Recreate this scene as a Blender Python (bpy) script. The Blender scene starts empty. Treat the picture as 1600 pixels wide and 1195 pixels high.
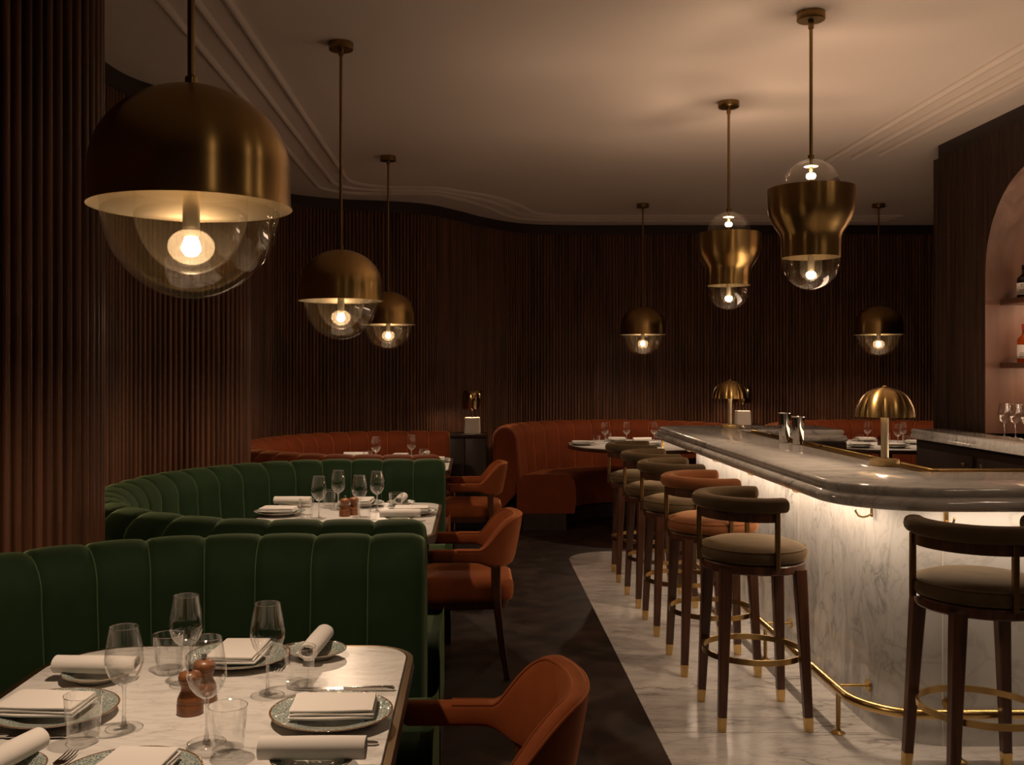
import bpy, bmesh, math, random
from mathutils import Vector, Matrix
R = math.radians
PI = math.pi
sc = bpy.context.scene
col = sc.collection
random.seed(7)

# ---------------------------------------------------------------- camera, world, exposure, large lights
F = 1556.0                      # focal length in pixels of the 1600 px wide frame
EYE = 1.45
cam_d = bpy.data.cameras.new('camera')
cam_d.sensor_width = 36.0
cam_d.lens = 36.0 * F / 1600.0
cam_d.shift_x = 60.0 / 1600.0
cam_d.shift_y = -20.5 / 1600.0
cam_d.clip_start = 0.05
cam = bpy.data.objects.new('camera', cam_d)
cam.location = (0, 0, EYE)
cam.rotation_euler = (R(90), 0, 0)
col.objects.link(cam)
sc.camera = cam

w = bpy.data.worlds.new('world'); sc.world = w; w.use_nodes = True
w.node_tree.nodes['Background'].inputs[0].default_value = (1.0, 0.68, 0.45, 1)
w.node_tree.nodes['Background'].inputs[1].default_value = 0.004

sc.view_settings.view_transform = 'Standard'
sc.view_settings.look = 'None'
sc.view_settings.gamma = 1.0
sc.view_settings.use_curve_mapping = False
sc.view_settings.exposure = 0.0
sc.cycles.use_denoising = True
sc.cycles.max_bounces = 10
sc.cycles.transparent_max_bounces = 24
sc.cycles.sample_clamp_indirect = 3.0
sc.cycles.caustics_reflective = False
sc.cycles.caustics_refractive = False

WARM = (1.0, 0.72, 0.50)
def spot(name, loc, up, cone, power, parent, radius=.02, color=WARM, blend=.35):
    d = bpy.data.lights.new(name, 'SPOT'); d.energy = power; d.color = color; d.spot_size = R(cone); d.spot_blend = blend; d.shadow_soft_size = radius
    o = bpy.data.objects.new(name, d); o.location = loc; o.rotation_euler = (R(180) if up else 0, 0, 0); o.parent = parent; col.objects.link(o); return o
def area(name, loc, rot, sx, sy, power, color=WARM, spread=180):
    d = bpy.data.lights.new(name, 'AREA'); d.shape = 'RECTANGLE'; d.size = sx; d.size_y = sy
    d.energy = power; d.color = color; d.spread = R(spread)
    o = bpy.data.objects.new(name, d); o.location = loc; o.rotation_euler = rot; col.objects.link(o); return o
# added upward fill inside the bar, standing in for bounce onto the ceiling
area('added_ceiling_fill', (2.42, 5.1, 0.975), (R(180), R(0), 0), 0.6, 2.2, 20.0)
# added unseen lights behind and beside the camera, for brass highlights and soft fill
for x, y, p in ((2.9, 1.5, 5.0), (2.9, 2.5, 5.0), (1.6, -.7, 4.0)):
    area('added_room_fill', (x, y, 2.985), (0, 0, 0), .12, .12, p)
# light strip under the bar counter (long side, short side)
area('counter_strip_light', (1.50, 5.44, 0.938), (0, R(0), 0), 0.03, 3.4, 14.5, (1.0, 0.76, 0.55))
area('counter_strip_light', (2.34, 3.715, 0.938), (0, 0, 0), 1.55, 0.03, 4.6, (1.0, 0.76, 0.55))

# ---------------------------------------------------------------- materials
def new_mat(name):
    m = bpy.data.materials.new(name); m.use_nodes = True
    nt = m.node_tree
    return m, nt, nt.nodes['Principled BSDF'], nt.nodes['Material Output']
def setin(b, **kw):
    for k, v in kw.items():
        k = k.replace('_', ' ')
        if k in b.inputs:
            b.inputs[k].default_value = (*v, 1) if isinstance(v, tuple) and len(v) == 3 else v
def noise_col(nt, scale, vec_scale=(1, 1, 1), detail=4, distortion=0.0, rot=(0, 0, 0), coord='Object'):
    tc = nt.nodes.new('ShaderNodeTexCoord'); mp = nt.nodes.new('ShaderNodeMapping'); n = nt.nodes.new('ShaderNodeTexNoise')
    mp.inputs['Scale'].default_value = vec_scale; mp.inputs['Rotation'].default_value = rot
    n.inputs['Scale'].default_value = scale; n.inputs['Detail'].default_value = detail; n.inputs['Distortion'].default_value = distortion
    nt.links.new(tc.outputs[coord], mp.inputs[0]); nt.links.new(mp.outputs[0], n.inputs['Vector'])
    return n
def ramp(nt, src, stops, interp='LINEAR'):
    r = nt.nodes.new('ShaderNodeValToRGB'); r.color_ramp.interpolation = interp
    els = r.color_ramp.elements
    while len(els) < len(stops): els.new(0.5)
    for e, (p, c) in zip(els, stops):
        e.position = p; e.color = (*c, 1) if len(c) == 3 else c
    nt.links.new(src, r.inputs[0]); return r
def bump(nt, b, src, strength, dist=0.01):
    bp = nt.nodes.new('ShaderNodeBump'); bp.inputs['Strength'].default_value = strength; bp.inputs['Distance'].default_value = dist
    nt.links.new(src, bp.inputs['Height']); nt.links.new(bp.outputs[0], b.inputs['Normal'])

def wood(name, c0, c1, rough=0.4, scale=(30, 30, 1.2), spec=0.5):
    m, nt, b, _ = new_mat(name)
    n = noise_col(nt, 1.0, scale, 6, 0.6)
    r = ramp(nt, n.outputs[0], [(0.3, c0), (0.7, c1)])
    nt.links.new(r.outputs[0], b.inputs['Base Color'])
    setin(b, Roughness=rough, Specular_IOR_Level=spec)
    return m
def velvet(name, c, sheen=0.6, tint=None):
    m, nt, b, _ = new_mat(name)
    n = noise_col(nt, 9.0, (1, 1, 0.6), 5, 0.5)
    r = ramp(nt, n.outputs[0], [(0.3, tuple(x * 0.82 for x in c)), (0.7, tuple(x * 1.12 for x in c))])
    nt.links.new(r.outputs[0], b.inputs['Base Color'])
    setin(b, Roughness=0.8, Specular_IOR_Level=0.15, Sheen_Weight=sheen, Sheen_Roughness=0.35, Sheen_Tint=tint or c)
    return m
def marble(name, base, vein, rough=0.12, scale=1.0, rot=(0, 0, 0.6), strong=1.0, spec=0.5):
    m, nt, b, _ = new_mat(name)
    n1 = noise_col(nt, 1.7 * scale, (1.0, 3.4, 1.6), 10, 0.9, rot)
    n2 = noise_col(nt, 4.5 * scale, (1.0, 3.0, 1.4), 9, 0.5, (rot[0] + .3, rot[1] + .2, rot[2] - .15))
    n3 = noise_col(nt, 1.3 * scale, (1.0, 2.0, 1.2), 3, 0.3, rot)
    mixv = tuple(b_ * (1 - strong) + v * strong for b_, v in zip(base, vein))
    half = tuple(b_ * (1 - .25 * strong) + v * .25 * strong for b_, v in zip(base, vein))
    r1 = ramp(nt, n1.outputs[0], [(0.36, base), (0.475, half), (0.498, mixv), (0.515, half), (0.66, base)])
    r2 = ramp(nt, n2.outputs[0], [(0.30, (1, 1, 1)), (0.47, (0.92, 0.915, 0.91)), (0.50, (0.78, 0.77, 0.76)), (0.53, (0.95, 0.95, 0.95)), (0.7, (1, 1, 1))])
    fade = ramp(nt, n3.outputs[0], [(0.40, (0.12,) * 3), (0.62, (1,) * 3)])
    m0 = nt.nodes.new('ShaderNodeMix'); m0.data_type = 'RGBA'; m0.inputs[6].default_value = (*base, 1)
    nt.links.new(fade.outputs[0], m0.inputs[0]); nt.links.new(r1.outputs[0], m0.inputs[7])
    mx = nt.nodes.new('ShaderNodeMix'); mx.data_type = 'RGBA'; mx.blend_type = 'MULTIPLY'; mx.inputs[0].default_value = min(1, 0.9 * strong + .1)
    nt.links.new(m0.outputs[2], mx.inputs[6]); nt.links.new(r2.outputs[0], mx.inputs[7])
    nt.links.new(mx.outputs[2], b.inputs['Base Color'])
    setin(b, Roughness=rough, Specular_IOR_Level=spec)
    return m
def metal(name, c, rough=0.25, aniso=0.0, rot=0.0, mt=1.0):
    m, nt, b, _ = new_mat(name)
    setin(b, Base_Color=c, Metallic=mt, Roughness=rough, Anisotropic=aniso, Anisotropic_Rotation=rot)
    return m
def plain(name, c, rough=0.5, spec=0.5, **kw):
    m, nt, b, _ = new_mat(name); setin(b, Base_Color=c, Roughness=rough, Specular_IOR_Level=spec, **kw); return m
def thin_glass(name, lo=0.035, hi=0.75, tint=(0.97, 0.97, 0.96), blend=0.22, rough=0.02, haze=0.0, haze_col=(1, .85, .6)):
    m, nt, b, out = new_mat(name); nt.nodes.remove(b)
    t = nt.nodes.new('ShaderNodeBsdfTransparent'); t.inputs[0].default_value = (*tint, 1)
    g = nt.nodes.new('ShaderNodeBsdfGlossy'); g.inputs['Roughness'].default_value = rough; g.inputs[0].default_value = (1, 1, 1, 1)
    lw = nt.nodes.new('ShaderNodeLayerWeight'); lw.inputs[0].default_value = blend
    mr = nt.nodes.new('ShaderNodeMapRange'); mr.inputs['To Min'].default_value = lo; mr.inputs['To Max'].default_value = hi
    nt.links.new(lw.outputs['Facing'], mr.inputs[0])
    mx = nt.nodes.new('ShaderNodeMixShader')
    nt.links.new(mr.outputs[0], mx.inputs[0])
    nt.links.new(t.outputs[0], mx.inputs[1]); nt.links.new(g.outputs[0], mx.inputs[2])
    last = mx
    if haze > 0:
        tr = nt.nodes.new('ShaderNodeBsdfTranslucent'); tr.inputs[0].default_value = (*haze_col, 1)
        m2 = nt.nodes.new('ShaderNodeMixShader'); m2.inputs[0].default_value = haze
        nt.links.new(mx.outputs[0], m2.inputs[1]); nt.links.new(tr.outputs[0], m2.inputs[2]); last = m2
    nt.links.new(last.outputs[0], out.inputs[0])
    return m
def solid_glass(name, c=(1, 1, 1), rough=0.0):
    m, nt, b, out = new_mat(name)
    setin(b, Base_Color=c, Roughness=rough, Transmission_Weight=1.0, IOR=1.45)
    return m
def emit(name, c, s):
    m, nt, b, out = new_mat(name); nt.nodes.remove(b)
    e = nt.nodes.new('ShaderNodeEmission'); e.inputs[0].default_value = (*c, 1); e.inputs[1].default_value = s
    nt.links.new(e.outputs[0], out.inputs[0]); return m

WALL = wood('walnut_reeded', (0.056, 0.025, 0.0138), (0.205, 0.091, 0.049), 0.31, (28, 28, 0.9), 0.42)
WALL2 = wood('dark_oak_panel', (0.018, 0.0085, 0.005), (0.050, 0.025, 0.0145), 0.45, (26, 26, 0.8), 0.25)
FRIEZE = wood('dark_frieze', (0.020, 0.010, 0.007), (0.032, 0.016, 0.011), 0.5, (3, 3, 12))
NICHE = wood('niche_walnut', (0.12, 0.057, 0.037), (0.22, 0.115, 0.078), 0.45, (9, 9, 0.8))
DARKWOOD = wood('stained_wood', (0.036, 0.013, 0.0065), (0.095, 0.036, 0.017), 0.3, (40, 40, 3))
CABINET = wood('cabinet_wood', (0.016, 0.0085, 0.0052), (0.036, 0.019, 0.0115), 0.45, (14, 14, 1.0), 0.3)
MILLWOOD = wood('mill_wood', (0.15, 0.055, 0.018), (0.27, 0.10, 0.036), 0.35, (30, 30, 3))
GREEN = velvet('green_velvet', (0.011, 0.0265, 0.009), 1.0, (0.32, 0.44, 0.21))
GREEN_SHEEN = velvet('green_seam_sheen', (0.060, 0.095, 0.044), 1.0, (0.4, 0.55, 0.3))  # paler than the booth velvet: sheen on its seams put into the colour
ORANGE_SHEEN = velvet('orange_seam_sheen', (0.36, 0.095, 0.028), 1.0, (0.8, 0.4, 0.2))  # same painted seam sheen for the orange booths
ORANGE = velvet('orange_velvet', (0.135, 0.027, 0.0065), 0.6, (0.75, 0.32, 0.13))
RUST = velvet('rust_velvet', (0.195, 0.047, 0.0115), 0.6, (0.85, 0.36, 0.14))
OLIVE = velvet('olive_velvet', (0.082, 0.052, 0.024), 0.6, (0.56, 0.42, 0.26))
TAN = velvet('tan_velvet', (0.20, 0.070, 0.024), 0.6, (0.8, 0.45, 0.22))
MARBLE = marble('white_marble', (0.66, 0.64, 0.61), (0.30, 0.29, 0.28), 0.30, 2.2, (0, 0, 0.5), 0.85, 0.2)
MARBLE_BAR = marble('bar_marble', (0.60, 0.58, 0.55), (0.20, 0.195, 0.19), 0.13, 1.0, (0.5, 0.4, 0.9), 0.8)
MARBLE_TOP = marble('countertop_marble', (0.64, 0.615, 0.58), (0.16, 0.15, 0.145), 0.11, 1.1, (0, 0, 1.45), 0.95)
MARBLE_FLOOR = marble('floor_marble', (0.60, 0.555, 0.515), (0.19, 0.17, 0.15), 0.18, 1.1, (0, 0, 0.42), 0.95)
BRASS = metal('brushed_brass', (0.50, 0.33, 0.125), 0.30, 0.8, 0.25)
BRASS_IN = metal('satin_brass_inside', (0.74, 0.63, 0.44), 0.40)
BRASS_P = metal('polished_brass', (0.66, 0.45, 0.18), 0.27)
BRASS_S = metal('satin_brass', (0.66, 0.47, 0.22), 0.45, 0, 0, 0.6)
FOOT = thin_glass('glass_foot', 0.02, 0.20, (0.99, 0.99, 0.985), 0.2, 0.015)
BASEGLASS = thin_glass('tumbler_base_glass', 0.15, 0.6, (0.985, 0.985, 0.98), 0.25, 0.02)
BRASS_D = metal('aged_brass', (0.30, 0.19, 0.075), 0.32)
STEEL = metal('polished_steel', (0.62, 0.60, 0.57), 0.12)
CHROME = metal('chrome', (0.36, 0.34, 0.32), 0.08, 0.5)
GLASS = thin_glass('thin_clear_glass', 0.035, 0.95, (0.982, 0.982, 0.975), 0.22, 0.012)
GLOBE = thin_glass('globe_glass', 0.03, 0.55, (0.955, 0.952, 0.945), 0.25, 0.012)
INNER = thin_glass('inner_globe_glass', 0.03, 0.5, (0.955, 0.94, 0.91), 0.25, 0.05, 0.010)
DIFFUSER = thin_glass('frosted_diffuser', 0.04, 0.3, (0.96, 0.94, 0.90), 0.2, 0.2, 0.055)
STEMGLASS = thin_glass('stem_glass', 0.20, 0.9, (0.965, 0.965, 0.96), 0.35, 0.02)
THICK = solid_glass('solid_clear_glass')
LINEN = plain('white_linen', (0.68, 0.645, 0.605), 0.85, 0.2, Sheen_Weight=0.15)
PLASTER = plain('ceiling_plaster', (0.60, 0.50, 0.43), 0.9, 0.15)
BULB = emit('lit_bulb', (1.0, 0.72, 0.48), 90.0)
BULB_BAR = emit('lit_bar_bulb', (1.0, 0.72, 0.46), 80.0)
BULB_UP = emit('lit_upper_bulb', (1.0, 0.72, 0.46), 14.0)
BULB_LAMP = emit('lit_lamp_bulb', (1.0, 0.72, 0.48), 320.0)
STRIP = emit('light_strip', (1.0, 0.80, 0.58), 2.0)
CREAM = plain('cream_lamp_base', (0.76, 0.66, 0.56), 0.5)
BLACK = plain('black_recess', (0.008, 0.007, 0.006), 0.5)
EDGE = wood('dark_edge_wood', (0.020, 0.0095, 0.006), (0.045, 0.021, 0.012), 0.35)
DARKMETAL = plain('dark_bronze', (0.03, 0.022, 0.016), 0.35, 0.6, Metallic=0.6)

def parquet():
    m, nt, b, _ = new_mat('chevron_parquet')
    N = nt.nodes.new; L = nt.links.new
    tc = N('ShaderNodeTexCoord'); sp = N('ShaderNodeSeparateXYZ'); L(tc.outputs['Object'], sp.inputs[0])
    def mth(op, a, b_=None, c=None):
        n = N('ShaderNodeMath'); n.operation = op
        for i, v in enumerate((a, b_, c)):
            if v is None: continue
            if isinstance(v, (int, float)): n.inputs[i].default_value = v
            else: L(v, n.inputs[i])
        return n.outputs[0]
    u = mth('DIVIDE', sp.outputs[0], 0.46)
    cell = mth('FLOOR', u); fr = mth('FRACT', u)
    par = mth('MODULO', mth('ABSOLUTE', cell), 2.0)
    tri = mth('ABSOLUTE', mth('SUBTRACT', fr, par))
    v = mth('DIVIDE', mth('ADD', sp.outputs[1], mth('MULTIPLY', tri, 0.40)), 0.10)
    pid = mth('ADD', mth('FLOOR', v), mth('MULTIPLY', cell, 37.0))
    wn = N('ShaderNodeTexWhiteNoise'); wn.noise_dimensions = '1D'; L(pid, wn.inputs['W'])
    r = ramp(nt, wn.outputs[0], [(0.0, (0.013, 0.0066, 0.0038)), (1.0, (0.034, 0.0172, 0.0093))])
    n = noise_col(nt, 6.0, (1, 1, 1), 6)
    r2 = ramp(nt, n.outputs[0], [(0.3, (0.6, 0.6, 0.6)), (0.7, (1.2, 1.15, 1.1))])
    mx = N('ShaderNodeMix'); mx.data_type = 'RGBA'; mx.blend_type = 'MULTIPLY'; mx.inputs[0].default_value = 1
    L(r.outputs[0], mx.inputs[6]); L(r2.outputs[0], mx.inputs[7])
    gap = mth('LESS_THAN', mth('FRACT', v), 0.05)
    mx2 = N('ShaderNodeMix'); mx2.data_type = 'RGBA'; L(gap, mx2.inputs[0]); L(mx.outputs[2], mx2.inputs[6]); mx2.inputs[7].default_value = (0.005, 0.004, 0.003, 1)
    L(mx2.outputs[2], b.inputs['Base Color'])
    r3 = ramp(nt, n.outputs[0], [(0.3, (0.42,) * 3), (0.7, (0.62,) * 3)]); L(r3.outputs[0], b.inputs['Roughness'])
    setin(b, Specular_IOR_Level=0.22)
    return m
PARQUET = parquet()

def plate_mat(rad):
    m, nt, b, _ = new_mat('crackle_glaze')
    N = nt.nodes.new; L = nt.links.new
    tc = N('ShaderNodeTexCoord'); sp = N('ShaderNodeSeparateXYZ'); L(tc.outputs['Object'], sp.inputs[0])
    ln = N('ShaderNodeVectorMath'); ln.operation = 'LENGTH'
    cb = N('ShaderNodeCombineXYZ'); L(sp.outputs[0], cb.inputs[0]); L(sp.outputs[1], cb.inputs[1]); L(cb.outputs[0], ln.inputs[0])
    vor = N('ShaderNodeTexVoronoi'); vor.feature = 'DISTANCE_TO_EDGE'; vor.inputs['Scale'].default_value = 165.0
    L(tc.outputs['Object'], vor.inputs['Vector'])
    cr = ramp(nt, vor.outputs['Distance'], [(0.0, (0.46, 0.46, 0.40)), (0.07, (0.40, 0.42, 0.37)), (0.16, (0.12, 0.19, 0.18))])
    dv = N('ShaderNodeMath'); dv.operation = 'DIVIDE'; dv.inputs[1].default_value = rad; L(ln.outputs['Value'], dv.inputs[0])
    rim = ramp(nt, dv.outputs[0], [(0.0, (0,) * 3), (0.962, (1,) * 3)], 'CONSTANT')
    mid = ramp(nt, dv.outputs[0], [(0.0, (1,) * 3), (0.58, (1,) * 3), (0.66, (0,) * 3)])
    m1 = N('ShaderNodeMix'); m1.data_type = 'RGBA'; L(mid.outputs[0], m1.inputs[0]); L(cr.outputs[0], m1.inputs[6]); m1.inputs[7].default_value = (0.36, 0.35, 0.30, 1)
    m2 = N('ShaderNodeMix'); m2.data_type = 'RGBA'; L(rim.outputs[0], m2.inputs[0]); L(m1.outputs[2], m2.inputs[6]); m2.inputs[7].default_value = (0.16, 0.075, 0.03, 1)
    L(m2.outputs[2], b.inputs['Base Color'])
    setin(b, Roughness=0.15)
    bump(nt, b, vor.outputs['Distance'], 0.5, 0.003)
    return m
PLATE_R, SIDE_R = 0.123, 0.074
GLAZE = plate_mat(PLATE_R); GLAZE_S = plate_mat(SIDE_R)
CERAMIC = plain('cream_ceramic', (0.55, 0.50, 0.43), 0.25)

# ---------------------------------------------------------------- mesh helpers
class MB:
    def __init__(s): s.v = []; s.f = []; s.mi = []; s.cur = 0
    def add(s, vs, fs):
        o = len(s.v); s.v += [tuple(p) for p in vs]
        for f in fs: s.f.append([i + o for i in f]); s.mi.append(s.cur)
        return s
    def box(s, x0, x1, y0, y1, z0, z1):
        v = [(x, y, z) for z in (z0, z1) for y in (y0, y1) for x in (x0, x1)]
        return s.add(v, [(0, 2, 3, 1), (4, 5, 7, 6), (0, 1, 5, 4), (1, 3, 7, 5), (3, 2, 6, 7), (2, 0, 4, 6)])
    def grid(s, rows, cu=False, cv=False, flip=False):
        n = len(rows); m = len(rows[0]); vs = [p for r in rows for p in r]; fs = []
        for i in range(n if cv else n - 1):
            for j in range(m if cu else m - 1):
                a = i * m + j; b = i * m + (j + 1) % m; c = ((i + 1) % n) * m + (j + 1) % m; d = ((i + 1) % n) * m + j
                fs.append((a, d, c, b) if flip else (a, b, c, d))
        return s.add(vs, fs)
    def loft(s, loops, cap0=True, cap1=True):
        m = len(loops[0]); o = len(s.v); s.grid(loops, cu=True)
        if cap0: s.f.append([o + i for i in range(m)][::-1]); s.mi.append(s.cur)
        if cap1: s.f.append([o + (len(loops) - 1) * m + i for i in range(m)]); s.mi.append(s.cur)
        return s
    def lathe(s, prof, n=32, c=(0, 0, 0), cap0=False, cap1=False):
        rows = []
        for r, z in prof:
            rows.append([(c[0] + max(r, 1e-5) * math.cos(2 * PI * k / n), c[1] + max(r, 1e-5) * math.sin(2 * PI * k / n), c[2] + z) for k in range(n)])
        return s.loft(rows, cap0, cap1)
    def tube(s, path, r, n=10, closed=False, caps=True, sq=None):
        P = [Vector(p) for p in path]; m = len(P); rf = r if callable(r) else (lambda i: r)
        T = []
        for i in range(m):
            if closed: t = P[(i + 1) % m] - P[i - 1]
            else: t = P[min(i + 1, m - 1)] - P[max(i - 1, 0)]
            T.append(t.normalized())
        up = Vector((0, 0, 1)) if abs(T[0].z) < 0.9 else Vector((1, 0, 0))
        nrm = (up - T[0] * up.dot(T[0])).normalized(); loops = []
        for i in range(m):
            nrm = (nrm - T[i] * nrm.dot(T[i])).normalized(); bn = T[i].cross(nrm); rr = rf(i)
            if sq:
                a, b = sq[0] * rr, sq[1] * rr; k = 0.8
                pts = [(a, b * k), (a * k, b), (-a * k, b), (-a, b * k), (-a, -b * k), (-a * k, -b), (a * k, -b), (a, -b * k)]
                loops.append([P[i] + nrm * p[0] + bn * p[1] for p in pts])
            else:
                loops.append([P[i] + nrm * rr * math.cos(2 * PI * k / n) + bn * rr * math.sin(2 * PI * k / n) for k in range(n)])
        if closed: return s.grid(loops, cu=True, cv=True)
        return s.loft(loops, caps, caps)
    def build(s, name, mat, parent=None, smooth=True, angle=40, bevel=0.0, mats=None, loc=None, seg=2):
        me = bpy.data.meshes.new(name)
        me.from_pydata(s.v, [], s.f)
        for m_ in (mats or [mat]): me.materials.append(m_)
        if mats: me.polygons.foreach_set('material_index', s.mi)
        bm = bmesh.new(); bm.from_mesh(me)
        bmesh.ops.remove_doubles(bm, verts=bm.verts, dist=1e-6)
        if bevel > 0:
            ed = [e for e in bm.edges if len(e.link_faces) == 2 and e.calc_face_angle(0) > 0.5]
            bmesh.ops.bevel(bm, geom=ed, offset=bevel, segments=seg, affect='EDGES', profile=0.5, clamp_overlap=True)
        bmesh.ops.recalc_face_normals(bm, faces=bm.faces)
        bm.to_mesh(me); bm.free()
        if smooth:
            me.polygons.foreach_set('use_smooth', [True] * len(me.polygons))
            me.set_sharp_from_angle(angle=R(angle))
        o = bpy.data.objects.new(name, me); col.objects.link(o)
        if parent: o.parent = parent
        if loc: o.location = loc
        return o

def tag(o, label, cat, group=None):
    o['label'] = label; o['category'] = cat
    if group: o['group'] = group
    return o
def thing(name, label, cat, loc=(0, 0, 0), rz=0.0, group=None):
    o = bpy.data.objects.new(name, None); col.objects.link(o); o.empty_display_size = 0.1
    o.location = loc; o.rotation_euler = (0, 0, rz)
    return tag(o, label, cat, group)
def struct(o): o['kind'] = 'structure'; return o
def dup(src, label, loc, rz=0.0, group=None):
    def cp(o, par):
        c = o.copy(); col.objects.link(c)
        if par: c.parent = par
        for ch in list(o.children): cp(ch, c)
        return c
    c = cp(src, None); c.location = loc; c.rotation_euler = (0, 0, rz); c['label'] = label
    if group: c['group'] = group
    return c

def rpoly(pts, radii, off=0.0, seg=8):
    """rounded polygon (counter-clockwise), grown outward by off"""
    n = len(pts); P = [Vector((p[0], p[1])) for p in pts]
    if isinstance(radii, (int, float)): radii = [radii] * n
    nor = []
    for i in range(n):
        d = (P[(i + 1) % n] - P[i]).normalized(); nor.append(Vector((d.y, -d.x)))
    out = []
    for i in range(n):
        a, b = nor[i - 1], nor[i]
        den = 1 + a.dot(b)
        V = P[i] + (a + b) * (off / den)
        d0 = (P[i] - P[i - 1]).normalized(); d1 = (P[(i + 1) % n] - P[i]).normalized()
        cr = d0.x * d1.y - d0.y * d1.x
        r = max(radii[i] + (off if cr > 0 else -off), 0.0005)
        ang = math.acos(max(-1, min(1, d0.dot(d1))))
        t = r * math.tan(ang / 2)
        A = V - d0 * t; sgn = 1 if cr > 0 else -1
        C = A + Vector((-d0.y, d0.x)) * r * sgn
        a0 = math.atan2(A.y - C.y, A.x - C.x)
        for k in range(seg + 1):
            th = a0 + sgn * ang * k / seg
            out.append((C.x + r * math.cos(th), C.y + r * math.sin(th)))
    return out
def slab(mb, pts, radii, prof, seg=8):
    """prof: list of (offset, z) from the bottom up"""
    return mb.loft([[(x, y, z) for x, y in rpoly(pts, radii, o, seg)] for o, z in prof])
def catmull(pts, per=16, closed=False):
    P = [Vector(p) for p in pts]; n = len(P); out = []
    for i in range(n - 1):
        p0 = P[max(i - 1, 0)]; p1 = P[i]; p2 = P[i + 1]; p3 = P[min(i + 2, n - 1)]
        for k in range(per):
            t = k / per
            out.append(0.5 * ((2 * p1) + (p2 - p0) * t + (2 * p0 - 5 * p1 + 4 * p2 - p3) * t * t + (3 * p1 - p0 - 3 * p2 + p3) * t ** 3))
    out.append(P[-1]); return out
def resample(path, step):
    P = [Vector(p) for p in path]; d = [0]
    for a, b in zip(P, P[1:]): d.append(d[-1] + (b - a).length)
    L = d[-1]; n = max(2, round(L / step)); out = []; j = 0
    for i in range(n + 1):
        s_ = L * i / n
        while j < len(d) - 2 and d[j + 1] < s_: j += 1
        t = (s_ - d[j]) / max(d[j + 1] - d[j], 1e-9)
        out.append(P[j].lerp(P[j + 1], t))
    return out, L

# ---------------------------------------------------------------- the room
H = 3.0
WPTS = [(-1.8, -1.2), (-1.5, -.3), (-1.3, .35), (-1.3, .8), (-1.6, 1.2), (-1.80, 1.7), (-1.80, 2.3), (-1.62, 2.80), (-1.36, 3.12), (-1.265, 3.31), (-1.33, 3.52),
        (-1.58, 3.82), (-1.80, 4.25), (-1.87, 4.75), (-1.855, 5.2), (-1.73, 5.48), (-1.50, 5.73), (-1.365, 5.94), (-1.40, 6.12), (-1.62, 6.45),
        (-1.82, 6.9), (-1.87, 7.4), (-1.86, 7.95), (-1.80, 8.48), (-1.63, 8.80), (-1.24, 9.07), (-.782, 9.19), (-.433, 9.37), (-.16, 9.75),
        (.12, 10.2), (.51, 10.60), (1.0, 10.72), (1.6, 10.72), (3, 10.72), (5, 10.72), (6.2, 10.72)]
def reed(path2, z0, z1, depth, mb, per=12, zb=None):
    """vertical half-round reeds along a plan path sampled per points per reed"""
    n = len(path2); lo = []; hi = []
    for i, p in enumerate(path2):
        t = path2[min(i + 1, n - 1)] - path2[max(i - 1, 0)]; t.normalize()
        nr = Vector((t.y, -t.x)); ph = (i % per) / per
        q = (ph - 0.5) / 0.37
        o = depth * math.sqrt(max(0, 1 - q * q)) if abs(q) < 1 else -depth * 0.85
        lo.append((p.x + nr.x * o, p.y + nr.y * o, zb(i) if zb else z0)); hi.append((p.x + nr.x * o, p.y + nr.y * o, z1))
    mb.grid([lo, hi])
full, WL = resample(catmull(WPTS, 20), 0.034 / 12)
ksplit = next(i for i, p in enumerate(full) if p.y > 9.9); ksplit -= ksplit % 12
for nm, seg_ in (('wall_left', full[:ksplit + 1]), ('wall_back', full[ksplit:])):
    mb = MB(); reed(seg_, 0, H - 0.10, 0.013, mb); struct(mb.build(nm, WALL, angle=70))
    mb = MB()
    sg = seg_[::12] + [seg_[-1]]
    def off(p, i, d):
        t = sg[min(i + 1, len(sg) - 1)] - sg[max(i - 1, 0)]; t.normalize(); return (p.x + t.y * d, p.y - t.x * d)
    rows = []
    for d, z in ((-.03, H - .10), (.018, H - .10), (.018, H), (-.03, H)):
        rows.append([(*off(p, i, d), z) for i, p in enumerate(sg)])
    mb.grid(rows); struct(mb.build('trim_1' if nm == 'wall_left' else 'trim_2', FRIEZE, angle=30))
# other sides of the room
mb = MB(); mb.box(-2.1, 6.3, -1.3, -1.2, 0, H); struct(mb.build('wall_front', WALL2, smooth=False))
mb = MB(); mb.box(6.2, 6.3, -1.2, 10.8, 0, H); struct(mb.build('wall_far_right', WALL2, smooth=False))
mb = MB(); mb.box(-2.1, 6.3, -1.3, 10.9, -.06, 0); struct(mb.build('floor', PARQUET, smooth=False))
mb = MB(); slab(mb, [(0.727, -1.2), (3.9, -1.2), (3.9, 7.92), (0.727, 7.92)], [.02, .02, .3, .36], [(0, -.02), (0, .003), (-.002, .004)], 12)
struct(mb.build('floor_marble', MARBLE_FLOOR, smooth=False))
# joints between the marble floor slabs
mb = MB()
for y in (1.6, 2.8, 3.965, 5.15, 6.35, 7.5): mb.box(.735, 1.62, y - .0012, y + .0012, .0036, .0046)
struct(mb.build('trim_3', plain('joint_grey', (.30, .27, .24), .6), smooth=False))
mb = MB(); mb.box(-2.1, 6.3, -1.3, 10.9, H, H + .1); struct(mb.build('ceiling', PLASTER, smooth=False))
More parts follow.
